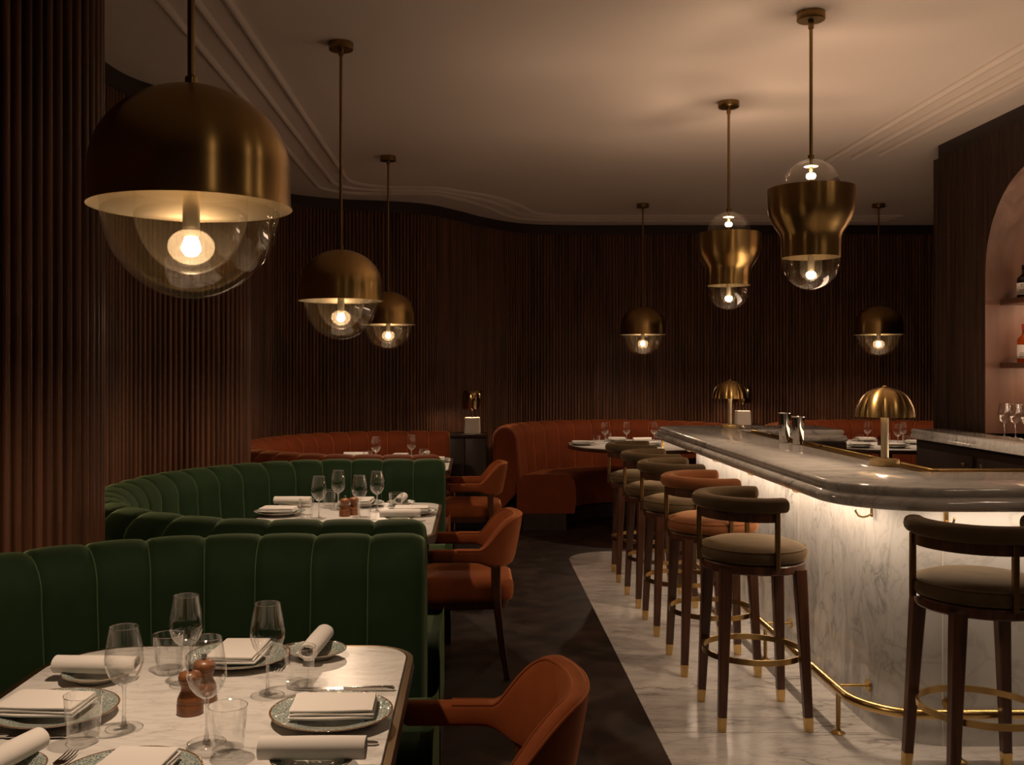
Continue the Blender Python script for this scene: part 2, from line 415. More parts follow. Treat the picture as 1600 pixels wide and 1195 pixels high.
# ceiling mouldings: three beads along each side
def bead(path, name, r=0.020):
    mb = MB(); mb.tube([(p[0], p[1], H - .002) for p in path], r, 10); struct(mb.build(name, PLASTER, angle=80))
def lpath(x, yb, o):
    pts = [(x, -1.0), (x, 3.0), (x, 6.5), (x, yb - .5)]
    base = catmull(pts, 6)[:-1]
    cx, cy, r = x + .38, yb - .38 , .38
    arc = [(cx - r * math.cos(a), cy + r * math.sin(a)) for a in [PI / 2 * k / 10 for k in range(11)]]
    tail = catmull([(cx, yb), (-.32 - o * .2, yb + .03), (-.14 - o * .2, 8.60 + o), (.14 - o * .5, 8.86 + o), (.39 - o * .7, 9.26 + o * .85), (.56 - o * .7, 9.73 + o * .8), (.72 - o * .5, 9.90 + o), (1.0, 9.98 + o), (2.0, 9.99 + o), (4.3, 9.99 + o)], 10)
    return [(p[0], p[1]) for p in base] + arc + [(p.x, p.y) for p in tail[1:]]
for k, (x, yb, o) in enumerate(((-1.03, 8.42, 0), (-1.165, 8.57, .16), (-1.31, 8.73, .33))): bead(lpath(x, yb, o), 'trim_%d' % (4 + k))
for k, x in enumerate((2.62, 2.77, 2.92)): bead([(x, -1), (x, 3), (x, 7.38 - k * .12)], 'trim_%d' % (7 + k), .024)

# arch wall behind the bar
XW, ZJ0, ZJ1, ARC_R, ARC_Z = 3.2, 5.02, 6.22, 0.60, 2.05
def arch_z(y):
    if y <= ZJ0 or y >= ZJ1: return 0
    d = abs(y - 5.62); return ARC_Z + math.sqrt(max(0, ARC_R ** 2 - d * d))
mb = MB()
def strip(y0, y1):
    n = max(8, round((y1 - y0) / .06) * 8)
    ys = [y0 + (y1 - y0) * k / n for k in range(n + 1)]
    pts = [Vector((XW, y)) for y in ys]
    n_ = len(pts); lo = []; hi = []
    for i, p in enumerate(pts):
        q = ((i % 8) / 8 - .5) / .44; o = .007 * math.sqrt(max(0, 1 - q * q)) if abs(q) < 1 else -.002
        yc = min(max(p.y, y0 + 1e-4), y1 - 1e-4)
        lo.append((XW - o, p.y, arch_z(yc))); hi.append((XW - o, p.y, H - .10))
    mb.grid([lo, hi])
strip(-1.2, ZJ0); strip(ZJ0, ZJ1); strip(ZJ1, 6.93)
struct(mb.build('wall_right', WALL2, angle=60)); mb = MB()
mb.add([(XW, 6.93, 0), (XW + 1.4, 6.93, 0), (XW + 1.4, 6.93, H - .1), (XW, 6.93, H - .1)], [(0, 1, 2, 3)])
mb.add([(XW + 1.4, 6.93, 0), (XW + 1.4, -1.2, 0), (XW + 1.4, -1.2, H - .1), (XW + 1.4, 6.93, H - .1)], [(0, 1, 2, 3)])
struct(mb.build('wall_right_end', WALL2, smooth=False))
mb = MB(); mb.box(XW + .02, XW + 1.4, -1.2, 6.90, H - .10, H); struct(mb.build('trim_10', FRIEZE, smooth=False))
# niche lining
mb = MB()
out_ = [(ZJ1, 1.05)] + [(5.62 + ARC_R * math.cos(a), ARC_Z + ARC_R * math.sin(a)) for a in [PI * k / 32 for k in range(33)]] + [(ZJ0, 1.05)]
mb.grid([[(XW - .004, y, z) for y, z in out_], [(XW + .36, y, z) for y, z in out_]])
mb.add([(XW + .36, y, z) for y, z in out_], [list(range(len(out_)))])
struct(mb.build('wall_niche', NICHE, angle=50))

# wooden ledges that fill the gaps behind the booths
def ell(cx, cy, a, b, x, s): return cy + s * b * math.sqrt(max(0, 1 - ((x - cx) / a) ** 2))
BOOTH_Y = [1.99, 4.63, 7.27]
def ledge(c0, c1, name):
    xs = [-.66 - .57 * k / 10 for k in range(11)]
    pts = [(x, ell(-.65, c0, 1.10, 1.30, x, 1)) for x in xs] + [(x, ell(-.65, c1, 1.10, 1.30, x, -1)) for x in xs[::-1]]
    mb = MB(); mb.loft([[(x, y, 0) for x, y in pts], [(x, y, .80) for x, y in pts]]); struct(mb.build(name, WALL2, angle=30))
ledge(BOOTH_Y[0], BOOTH_Y[1], 'trim_11'); ledge(BOOTH_Y[1], BOOTH_Y[2], 'trim_12')
pts = [(x, ell(-.65, BOOTH_Y[2], 1.10, 1.30, x, 1)) for x in [-.33, -.65, -.9, -1.1, -1.3, -1.45]] + [(-1.58, 8.74), (-1.24, 8.98), (-.80, 9.11), (-.47, 9.26), (-.33, 9.38)]
mb = MB(); mb.loft([[(x, y, 0) for x, y in pts], [(x, y, .80) for x, y in pts]]); struct(mb.build('trim_13', WALL2, angle=30))

# ---------------------------------------------------------------- channel-back booths
def booth_path(cx, cy, a, b, xend):
    p = [(xend, cy + b), (cx, cy + b)]
    p += [(cx - a * math.sin(t), cy + b * math.cos(t)) for t in [PI * k / 48 for k in range(1, 48)]]
    p += [(cx, cy - b), (xend, cy - b)]
    return p
def sweep_channels(mb, path, prof, width, ends=True, inward=1):
    """prof: (d, z, bulge) with d measured outward from the crest line"""
    pts, L = resample(path, 0.02)
    nch = max(1, round(L / width)); per = 12; n = nch * per
    pts, L = resample(path, L / n); n = len(pts) - 1
    # profile normals
    m = len(prof); pn = []
    for i in range(m):
        a = prof[max(i - 1, 0)]; b = prof[min(i + 1, m - 1)]
        dx, dz = b[0] - a[0], b[1] - a[1]; l = math.hypot(dx, dz) or 1
        pn.append((-dz / l, dx / l))
    def row(p, t, s_, shrink=0.0, adv=0.0):
        nr = Vector((t.y, -t.x)) * inward          # outward
        bl = (abs(math.sin(PI * s_)) ** 0.3) if s_ is not None else 0.0
        r = []
        for (d, z, bu), (nx, nz) in zip(prof, pn):
            dd = d + nx * (bu * bl - shrink * (1 if bu else .6)); zz = z + nz * (bu * bl - shrink * (1 if bu else .0))
            r.append((p.x + nr.x * dd + t.x * adv, p.y + nr.y * dd + t.y * adv, zz))
        return r
    rows = []
    for i, p in enumerate(pts):
        t = (pts[min(i + 1, n)] - pts[max(i - 1, 0)]).normalized()
        s_ = i / per
        rows.append((p, t, s_))
    R_ = 0.035
    loops = []
    p, t, _ = rows[0]
    for k in range(4):
        a = PI / 2 * k / 4; loops.append(row(p, t, 0.06, R_ * (1 - math.sin(a)), R_ - R_ * math.cos(a) - R_ * 0))
    for p, t, s_ in rows[3:-3]: loops.append(row(p, t, s_))
    p, t, _ = rows[-1]
    for k in range(3, -1, -1):
        a = PI / 2 * k / 4; loops.append(row(p, t, 0.06, R_ * (1 - math.sin(a)), -R_ + R_ * math.cos(a)))
    mb.loft(loops)
    return [[r[j] for j in range(m) if prof[j][2] >= .010 and prof[j][0] < .05] for r in [row(*rows[i]) for i in range(per, n, per)]]
CREST = 0.93
def back_prof(T=0.105):
    pr = [(-T - .035, .36, .014), (-T - .03, .44, .014), (-T - .02, .56, .015), (-T - .010, .68, .015), (-T, .78, .015), (-T, CREST - T - .004, .015)]
    for k in range(1, 10):
        a = PI * k / 10; pr.append((-T * math.cos(a), CREST - T - .012 + T * math.sin(a), .013))
    pr += [(T, CREST - T - .02, .010), (T, .62, .004), (T, .12, 0)]
    return pr
def seat_prof(z1=0.47, depth=0.50, T=.105):
    a, b = -T - .02, -T - depth
    return [(a, .15, 0), (a, z1 - .05, 0), (a - .04, z1 - .005, .006), (a - .15, z1 + .004, .01), (b + .09, z1 + .002, .01), (b + .04, z1 - .008, .01), (b + .012, z1 - .03, .01),
            (b, z1 - .07, .008), (b - .002, .30, .004), (b + .002, .285, -.004), (b - .002, .27, .002), (b, .15, 0)]
def booth(name, label, path, mat, seat_ext, inward=1, group=None, wch=.178):
    t = thing(name, label, 'booth seat', (path[0][0], path[0][1], 0), 0, group)
    o = Vector((path[0][0], path[0][1]))
    lp = [Vector((p[0], p[1])) - o for p in path]
    mb = MB(); seams = sweep_channels(mb, lp, back_prof(), wch, inward=inward); bk = mb.build('channelled_back', mat, t, angle=50)
    mb = MB()
    for sm_ in seams: mb.tube(sm_, .0024, 6)
    mb.build('seam_sheen', GREEN_SHEEN if mat is GREEN else ORANGE_SHEEN, bk, angle=80)  # thin pale tubes added along the seams to imitate velvet sheen
    d0 = (lp[0] - lp[1]).normalized(); d1 = (lp[-1] - lp[-2]).normalized()
    sp = [lp[0] + d0 * seat_ext] + lp[1:-1] + [lp[-1] + d1 * seat_ext]
    mb = MB(); sweep_channels(mb, sp, seat_prof(), .9, inward=inward); mb.build('seat_cushion', mat, t, angle=50)
    pp = [(-.16, 0, 0), (-.16, .149, 0), (-.55, .149, 0), (-.55, 0, 0)]
    mb = MB()
    pts, L = resample(sp, .05); n = len(pts) - 1; loops = []
    for i, p in enumerate(pts):
        tt = (pts[min(i + 1, n)] - pts[max(i - 1, 0)]).normalized(); nr = Vector((tt.y, -tt.x)) * inward
        loops.append([(p.x + nr.x * d, p.y + nr.y * d, z) for d, z, _ in pp])
    mb.loft(loops); mb.build('plinth', CABINET, t, angle=30)
    return t
# path runs far arm -> around the left -> near arm: the room is on its left, so outward is to the right
for k, (cy, xe, nm, lb, mt) in enumerate((
        (BOOTH_Y[0], -.15, 'banquette_booth', 'nearest green velvet channel-back booth curving round the nearest marble table', GREEN),
        (BOOTH_Y[1], -.165, 'banquette_booth', 'second green velvet booth, behind the nearest one, round the middle table', GREEN),
        (BOOTH_Y[2], -.20, 'banquette_booth', 'orange velvet booth at left, behind the two green booths', ORANGE))):
    booth(nm, lb, booth_path(-.65, cy, .97, 1.17, xe), mt, .045, group='U-shaped velvet booths')
def arc_path(cx, cy, a, b):
    return [(cx + a * math.cos(t), cy + b * math.sin(t)) for t in [PI * k / 48 for k in range(49)]]
booth('banquette_booth', 'orange velvet booth against the back wall, curving behind the round table', [(2.525, 9.0)] + arc_path(1.405, 9.08, 1.12, 1.27) + [(.285, 9.0)], ORANGE, 0.02, group='U-shaped velvet booths', wch=.22)
booth('banquette_booth', 'orange velvet booth at far right, seen over the bar beside the back bar', [(5.02, 9.0)] + arc_path(3.90, 9.08, 1.12, 1.27) + [(2.78, 9.0)], ORANGE, 0.02, group='U-shaped velvet booths', wch=.22)

# ---------------------------------------------------------------- tables
def rect_table(label, cx, cy):
    t = thing('dining_table', label, 'table', (cx, cy, 0), 0, 'rectangular marble tables')
    P = [(-.435, -.545), (.435, -.545), (.435, .545), (-.435, .545)]; rr = [.20, .11, .11, .20]
    mb = MB(); slab(mb, P, rr, [(-.012, .722), (-.012, .746), (-.015, .75)]); mb.build('marble_top', MARBLE, t, angle=50)
    mb = MB()
    lo = [rpoly(P, rr, o) for o in (-.013, .004, .006, .004, -.011)]
    zz = (.712, .714, .726, .742, .744)
    mb.loft([[(x, y, z) for x, y in l] for l, z in zip(lo, zz)], True, False); mb.build('edge_band', EDGE, t, angle=50)
    mb = MB(); mb.loft([[(x, y, z) for x, y in rpoly(P, rr, o)] for o, z in ((-.011, .7435), (.003, .7435), (.003, .748), (-.011, .7485))], False, False); mb.build('brass_inlay', BRASS_D, t, angle=50)
    mb = MB(); mb.lathe([(.045, .03), (.045, .68), (.16, .70), (.16, .713)], 24, cap0=True, cap1=True); mb.build('column', DARKMETAL, t)
    mb = MB(); slab(mb, [(-.26, -.3), (.26, -.3), (.26, .3), (-.26, .3)], .08, [(0, 0), (0, .02), (-.01, .028)]); mb.build('base', DARKMETAL, t)
    return t
TAB = [(-.585, 1.985), (-.60, 4.70), (-.60, 7.40)]
rect_table('white marble table with rounded corners in the foreground, laid for dinner', *TAB[0])
rect_table('middle marble table between the two green booths', *TAB[1])
rect_table('small marble table in the orange booth at left', *TAB[2])
def round_table(label, cx, cy):
    t = thing('round_table', label, 'table', (cx, cy, 0), 0, 'round marble tables')
    mb = MB(); mb.lathe([(.665, .725), (.668, .746), (.664, .75)], 56, cap0=True, cap1=True); mb.build('marble_top', MARBLE, t)
    mb = MB(); mb.lathe([(.65, .712), (.675, .714), (.682, .73), (.678, .746), (.668, .7465)], 56, cap0=True); mb.build('edge_band', DARKWOOD, t)
    mb = MB(); mb.lathe([(.06, .03), (.05, .4), (.06, .68), (.2, .70), (.2, .712)], 24, cap0=True, cap1=True); mb.build('column', DARKMETAL, t)
    mb = MB(); mb.lathe([(.30, 0), (.30, .02), (.28, .03)], 40, cap0=True, cap1=True); mb.build('base', DARKMETAL, t)
    return t
RT = [(1.56, 9.28), (3.84, 9.28)]
round_table('dark-edged round table at the orange booth on the back wall', *RT[0])
round_table('dark-edged round table at far right, seen over the bar', *RT[1])

# ---------------------------------------------------------------- pendant lamps
RIM = 1.774
def dome_pendant(label, x, y, k=1.0, hang=0.0):
    t = thing('dome_pendant', label, 'pendant lamp', (x, y, RIM + hang), 0, 'brass dome pendants')
    top = H - RIM - hang
    def dome(rr, hh, flare=0.0, z0=0.0):
        pr = [(rr + flare, z0)]
        pr.append((rr, z0 + .012)); zc = .30 * hh
        pr.append((rr - .0005, z0 + zc))
        for i in range(1, 17):
            a = PI / 2 * i / 16
            pr.append((rr * math.cos(a), zc + (hh - zc) * math.sin(a)))
        return [(r * k, z * k) for r, z in pr]
    mb = MB(); mb.lathe(dome(.197, .244, .003), 64); mb.build('dome_shade', BRASS, t, angle=60)
    mb = MB(); mb.lathe(dome(.194, .240, .006, .0005), 64); mb.build('shade_lining', BRASS_IN, t, angle=60)
    def bowl(rr, dep, top_z=.03):
        pr = [(rr, top_z)]
        for i in range(0, 19):
            a = PI / 2 * i / 18; pr.append((rr * math.cos(a), -dep * math.sin(a)))
        return [(r * k, z * k) for r, z in pr]
    mb = MB(); mb.lathe(bowl(.175, .183), 56); mb.build('outer_globe', GLOBE, t)
    mb = MB(); mb.lathe(bowl(.112, .133), 48); mb.build('inner_globe', INNER, t)
    mb = MB(); mb.lathe([(.02 * k, -.04 * k)] + [(.046 * k * math.cos(a), -.078 * k - .036 * k * math.sin(a)) for a in [-PI / 2.6 + (PI / 2 + PI / 2.6) * i / 16 for i in range(17)]], 36); mb.build('frosted_diffuser', DIFFUSER, t)
    mb = MB(); mb.lathe([(0, -.098 * k), (.011 * k, -.096 * k), (.018 * k, -.087 * k), (.0185 * k, -.079 * k), (.016 * k, -.069 * k), (.012 * k, -.058 * k)], 20, cap1=True); mb.build('bulb', BULB, t); spot('pendant_light', (0, 0, -.136 * k), False, 171, 35.0, t, .018, WARM, .55)
    mb = MB(); mb.lathe([(.014 * k, -.059 * k), (.017 * k, -.055 * k), (.017 * k, .06 * k), (.03 * k, .07 * k), (.03 * k, .225 * k)], 20, cap0=True); mb.build('bulb_socket', BRASS_IN, t)
    mb = MB(); mb.lathe([(.0125, .236 * k), (.0125, .262 * k), (.0075, .266 * k), (.0075, top - .03)], 14); mb.build('rod', BRASS_D, t)
    mb = MB(); mb.lathe([(.012, top - .062), (.012, top - .034), (.057, top - .034), (.058, top - .03), (.058, top)], 32, cap0=True); mb.build('ceiling_canopy', BRASS_D, t)
    return t
dome_pendant('largest brass dome pendant with clear glass globe, hanging over the nearest table', -.567, 2.0)
dome_pendant('second brass dome pendant, hanging over the middle table between green booths', -.630, 4.73)
dome_pendant('third brass dome pendant at left, hanging over the orange booth table', -.622, 7.25)
dome_pendant('small brass dome pendant hanging over the round table at the back', 1.586, 9.33, 1.07)
dome_pendant('small brass dome pendant at far right, hanging beyond the bar', 3.795, 9.33, 1.12)

def bar_pendant(label, x, y):
    z0 = 1.936
    t = thing('bar_pendant', label, 'pendant lamp', (x, y, z0), 0, 'waisted brass bar pendants')
    top = H - z0
    body = [(.123, 0), (.1235, .05), (.125, .085), (.132, .105), (.148, .128), (.166, .158), (.176, .182), (.181, .215), (.183, .30)]
    mb = MB(); mb.lathe(body, 56); mb.build('brass_body', BRASS, t, angle=60)
    mb = MB(); mb.lathe([(r - .0035, z) for r, z in body], 56); mb.build('body_lining', BRASS_IN, t, angle=60)
    mb = MB(); mb.lathe([(.119, .03), (.119, 0)] + [(.119 * math.cos(a), -.02 - .12 * math.sin(a)) for a in [PI / 2 * i / 14 for i in range(15)]], 48); mb.build('lower_globe', GLOBE, t)
    mb = MB(); mb.lathe([(.122, .18), (.122, .295)] + [(.122 * math.cos(a), .302 + .125 * math.sin(a)) for a in [PI / 2 * i / 14 for i in range(15)]], 48); mb.build('upper_globe', GLOBE, t)
    mb = MB(); mb.lathe([(.045, .02), (.045, -.05)] + [(.045 * math.cos(a), -.055 - .045 * math.sin(a)) for a in [PI / 2 * i / 10 for i in range(11)]], 32); mb.build('inner_globe', INNER, t)
    mb = MB(); mb.lathe([(0, -.094), (.012, -.09), (.02, -.08), (.02, -.07), (.012, -.062)], 18, cap1=True); mb.build('lower_bulb', BULB_BAR, t); spot('pendant_light', (0, 0, -.098), False, 155, 22.0, t)
    mb = MB(); mb.lathe([(.012, -.063), (.014, -.06), (.014, .09), (.05, .10), (.05, .12)], 20, cap0=True, cap1=True); mb.build('lower_socket', BRASS_IN, t)
    mb = MB(); mb.lathe([(.009, .340), (.018, .344), (.021, .354), (.018, .364), (.009, .368)], 20, cap0=True, cap1=True); mb.build('upper_bulb', BULB_UP, t)
    for k in range(3): spot('pendant_uplight', (.025 * math.cos(2.1 * k), .025 * math.sin(2.1 * k), .366), True, 156, 7.0, t, .005)
    mb = MB(); mb.lathe([(.0076, .3935), (.0095, .394), (.0095, .402), (.0076, .403)], 20); mb.build('upper_socket', BRASS_IN, t)
    mb = MB(); mb.lathe([(.0097, .396), (.029, .395), (.030, .397), (.029, .399), (.0097, .400)], 32); mb.build('reflector_disc', BRASS_IN, t)
    mb = MB(); mb.lathe([(.0075, .12), (.0075, .43), (.013, .431), (.013, .445), (.0075, .446), (.0075, top - .03)], 14); mb.build('rod', BRASS_D, t)
    mb = MB(); mb.lathe([(.012, top - .07), (.012, top - .034), (.058, top - .034), (.06, top - .03), (.06, top)], 32, cap0=True); mb.build('ceiling_canopy', BRASS_D, t)
    return t
bar_pendant('larger waisted brass pendant with glass domes, over the near end of the bar', 1.467, 4.33)
bar_pendant('smaller-looking waisted brass pendant with glass domes, over the middle of the bar', 1.478, 5.77)

# ---------------------------------------------------------------- the bar
TOP = 1.03
bar = thing('bar', 'long white marble bar with lit underside and brass foot rail', 'bar', (1.6, 3.82, 0))
BO = Vector((-1.6, -3.82))
def loc2(pts): return [(x - 1.6, y - 3.82) for x, y in pts]
P = loc2([(1.32, 3.51), (3.17, 3.51), (3.17, 4.11), (1.85, 4.11), (1.85, 6.9), (2.6, 6.9), (2.6, 7.5), (1.32, 7.5)])
RR = [.36, .01, .01, .01, .01, .02, .02, .28]
prof = [(-.06, .944), (-.02, .944), (-.006, .950), (0, .962), (0, .972), (-.006, .984), (-.018, .992), (-.031, .994), (-.029, 1.0), (-.023, 1.007), (-.022, 1.016), (-.026, 1.025), (-.036, 1.03)]
mb = MB(); slab(mb, P, RR, prof, 14); mb.build('countertop', MARBLE_TOP, bar, angle=50)
Pb = loc2([(1.6, 3.82), (3.17, 3.82), (3.17, 4.08), (1.86, 4.08), (1.86, 6.92), (2.58, 6.92), (2.58, 7.2), (1.6, 7.2)])
mb = MB(); slab(mb, Pb, [.24, .01, .01, .01, .01, .01, .01, .05], [(0, .0), (0, .944)], 10); mb.build('front_panel', MARBLE_BAR, bar, angle=30)
mb = MB(); slab(mb, loc2([(1.63, 3.85), (3.17, 3.85), (3.17, 4.09), (1.875, 4.09), (1.875, 6.905), (2.59, 6.905), (2.59, 7.18), (1.63, 7.18)]), [.22, .01, .01, .01, .01, .01, .01, .05], [(0, .03), (0, .943)], 6); mb.build('inner_panel', CABINET, bar, angle=30)
# joints of the marble cladding
jm = plain('joint_light', (.75, .70, .62), .4)
for x, y in ((1.80, 3.8195), (2.75, 3.8195)):
    mb = MB(); mb.box(x - 1.6 - .0012, x - 1.6 + .0012, y - 3.82 - .0008, y - 3.82 + .004, 0, .944); mb.build('panel_joint', jm, bar, smooth=False)
for y in (4.9, 6.0):
    mb = MB(); mb.box(-.0008, .004, y - 3.82 - .0012, y - 3.82 + .0012, 0, .944); mb.build('panel_joint', jm, bar, smooth=False)
# light strips tucked under the overhang
mb = MB(); mb.box(-.03, -.012, .25, 3.33, .938, .943); mb.build('light_strip', STRIP, bar, smooth=False)
mb = MB(); mb.box(.25, 1.55, -.03, -.012, .938, .943); mb.build('light_strip', STRIP, bar, smooth=False)
# brass drip gallery along the inner edge
g = [(1.57, .318), (.278, .318), (.278, 3.07)]
mb = MB()
mb.box(.252, .325, .30, 3.06, 1.012, 1.022); mb.box(.325, 1.56, .295, .365, 1.012, 1.022); mb.build('drip_gallery', BRASS_D, bar, smooth=False)
rp = [(1.56, .365, 1.026)] + [(1.56 - 1.215 * k / 280, .365, 1.026) for k in range(1, 281)] + [(.333, .377, 1.026)] + [(.325, .385 + 2.675 * k / 600, 1.026) for k in range(601)]
mb = MB(); mb.tube(rp, lambda i: .0055 if i % 2 else .009, 8); mb.build('rope_edge', BRASS_P, bar, angle=80)
# brass foot rail
rail = catmull([(-.15, 3.4, .18), (-.15, 2.0, .18), (-.15, .55, .18), (-.15, .22, .18)], 6)[:-1]
c = (.07, .07); rr_ = .22
rail = [(p.x, p.y, p.z) for p in rail] + [(.07 - rr_ * math.cos(a), .07 - rr_ * math.sin(a), .18) for a in [PI / 2 * k / 12 for k in range(13)]] + [(.5, -.15, .18), (1.56, -.15, .18)]
mb = MB(); mb.tube(rail, .0185, 16); fr = mb.build('foot_rail', BRASS_P, bar)
for y in (.14, 1.13, 2.13, 3.12):
    mb = MB(); mb.lathe([(.027, 0), (.027, .004), (.012, .012), (.009, .02), (.009, .165)], 16, c=(-.15, y, .004), cap0=True); mb.build('rail_post', BRASS_P, fr)
for x in (.19, 1.0):
    mb = MB(); mb.lathe([(.027, 0), (.027, .004), (.012, .012), (.009, .02), (.009, .165)], 16, c=(x, -.15, .004), cap0=True); mb.build('rail_post', BRASS_P, fr)
for y in (.21, 1.2, 2.2, 3.15):
    mb = MB(); mb.tube([(-.15, y, .172), (0, y, .172)], .0065, 10); mb.tube([(-.008, y, .172), (-.001, y, .172)], .025, 18); mb.build('rail_bracket', BRASS_P, fr)
for x in (.22, 1.05):
    mb = MB(); mb.tube([(x, -.15, .172), (x, 0, .172)], .0065, 10); mb.tube([(x, -.008, .172), (x, -.001, .172)], .025, 18); mb.build('rail_bracket', BRASS_P, fr)
# bag hooks
def hook(x, y, dx, dy):
    mb = MB()
    px, py = -dy, dx
    q = [(x + dx * .003 + px * .008 * s, y + dy * .003 + py * .008 * s, z) for s, z in ((-1, .86), (1, .86), (1, .915), (-1, .915))]
    q2 = [(a + dx * .005, b + dy * .005, c) for a, b, c in q]
    mb.loft([q, q2])
    pth = [(x + dx * d, y + dy * d, z) for d, z in ((.004, .872), (.02, .862), (.04, .858), (.058, .864), (.068, .88), (.071, .888))]
    mb.tube(pth, .0042, 8); mb.lathe([(0, -.006), (.006, 0), (0, .006)], 10, c=pth[-1]); mb.build('bag_hook', BRASS_P, bar)
for y in (.17, .98, 1.76, 2.58, 3.36): hook(0, y, -1, 0)
hook(.21, 0, 0, -1)
mb = MB(); mb.box(-.255, -.24, 3.30, 3.315, .004, .944); mb.build('corner_post', BRASS_P, bar, smooth=False)
mb = MB()
# ---------------------------------------------------------------- back bar
bb = thing('back_bar_counter', 'marble-topped dark back bar counter below the arched niche', 'counter', (2.98, 4.22, 0))
mb = MB(); slab(mb, [(-.04, 0), (.205, 0), (.205, 2.51), (-.04, 2.51)], [.01, .01, .01, .03], [(-.02, .985), (0, .988), (0, 1.012), (-.008, 1.02), (-.006, 1.03), (-.004, 1.042), (-.012, 1.05)]); mb.build('countertop', MARBLE_TOP, bb, angle=50)
mb = MB(); mb.box(.0, .205, 0, 2.48, .0, .984); mb.build('cabinet_body', CABINET, bb, smooth=False)
for i, y0 in enumerate((1.70, .90, .10)):
    mb = MB(); mb.box(-.018, -.001, y0, y0 + .74, .14, .93); d = mb.build('cabinet_door', CABINET, bb, bevel=.004)
    if i == 0:
        mb = MB(); mb.lathe([(.0, 0), (.012, .003), (.014, .01), (.006, .018)], 14); k_ = mb.build('knob', BRASS_P, d, loc=(-.036, y0 + .09, .875)); k_.rotation_euler = (0, R(90), 0)
    else:
        mb = MB(); mb.box(-.035, -.018, y0 + .66, y0 + .68, .80, .90); mb.build('latch', STEEL, d, bevel=.003)
# niche shelves and what stands there
def shelf(label, z):
    t = thing('wall_shelf', label, 'shelf', (XW + .22, 5.62, z), 0, 'shelves in the arched niche')
    mb = MB(); mb.box(-.135, .138, -.597, .597, -.034, 0); mb.build('board', DARKWOOD, t, bevel=.002)
    mb = MB(); mb.box(.115, .125, -.58, .58, .0005, .006); mb.build('light_strip', emit('shelf_strip', (1, .68, .44), 28.0), t, smooth=False)
    mb = MB(); mb.box(.095, .115, -.58, .58, -.040, -.0345); mb.build('light_strip', emit('shelf_strip_low', (1, .68, .44), 40.0), t, smooth=False)
shelf('upper dark shelf in the arched niche holding a black bottle', 1.885)
shelf('lower dark shelf in the arched niche holding an amber bottle', 1.492)
def text_mesh(s, size, depth, name, mat, parent, mtx):
    cu = bpy.data.curves.new(name, 'FONT'); cu.body = s; cu.size = size; cu.extrude = depth; cu.align_x = 'CENTER'; cu.align_y = 'CENTER'
    o = bpy.data.objects.new(name, cu)
    me = bpy.data.meshes.new_from_object(o); bpy.data.objects.remove(o); me.name = name
    me.materials.clear(); me.materials.append(mat); me.transform(mtx)
    ob = bpy.data.objects.new(name, me); col.objects.link(ob); ob.parent = parent; return ob
PAPER = plain('label_paper', (.72, .64, .58), .7); INK = plain('label_ink', (.05, .04, .035), .6)
def bottle(label, x, y, z, h, r, glass, capmat, dark):
    t = thing('liquor_bottle', label, 'bottle', (x, y, z), 0, 'bottles in the arched niche')
    mb = MB(); mb.lathe([(r * .9, 0), (r, .006), (r, h * .56), (r * .93, h * .62), (r * .5, h * .70), (r * .36, h * .74), (r * .34, h * .9)], 28, cap0=True, cap1=True); mb.build('bottle_body', glass, t)
    mb = MB(); mb.lathe([(r * .40, h * .86), (r * .42, h * .87), (r * .42, h * .985), (r * .38, h)], 20, cap0=True, cap1=True); mb.build('cap', capmat, t)
    a0, a1 = R(180 - 25), R(180 + 105)
    mb = MB(); rows = []
    for zz in (h * .10, h * .46): rows.append([((r + .0008) * math.cos(a0 + (a1 - a0) * k / 20), (r + .0008) * math.sin(a0 + (a1 - a0) * k / 20), zz) for k in range(21)])
    mb.grid(rows); lb = mb.build('paper_label', PAPER, t)
    ang = R(180 + 38)
    mt = Matrix.Translation(((r + .0035) * math.cos(ang), (r + .0035) * math.sin(ang), h * .36)) @ Matrix.Rotation(ang + PI / 2, 4, 'Z') @ Matrix.Rotation(R(90), 4, 'X')
    if dark: text_mesh('7', h * .12, .0003, 'label_number', INK, lb, mt)
    mb = MB()
    for i in range(3):
        zz = h * (.15 + .045 * i)
        mb.grid([[((r + .0013) * math.cos(ang - .35 + .7 * k / 8), (r + .0013) * math.sin(ang - .35 + .7 * k / 8), zz + q) for k in range(9)] for q in (0, h * .012)])
    mb.build('printed_line', INK, lb)
    return t
DARKGLASS = plain('black_bottle_glass', (.006, .005, .005), .08)
AMBER = plain('amber_liquor', (.75, .14, .015), .06, .6, Transmission_Weight=.75, IOR=1.35)
bottle('black liquor bottle with white label on the upper niche shelf', 3.385, 6.115, 1.886, .205, .044, DARKGLASS, DARKGLASS, True)
bottle('amber liquor bottle with red cap on the lower niche shelf', 3.385, 6.115, 1.493, .235, .042, AMBER, plain('red_cap', (.35, .03, .02), .4), False)

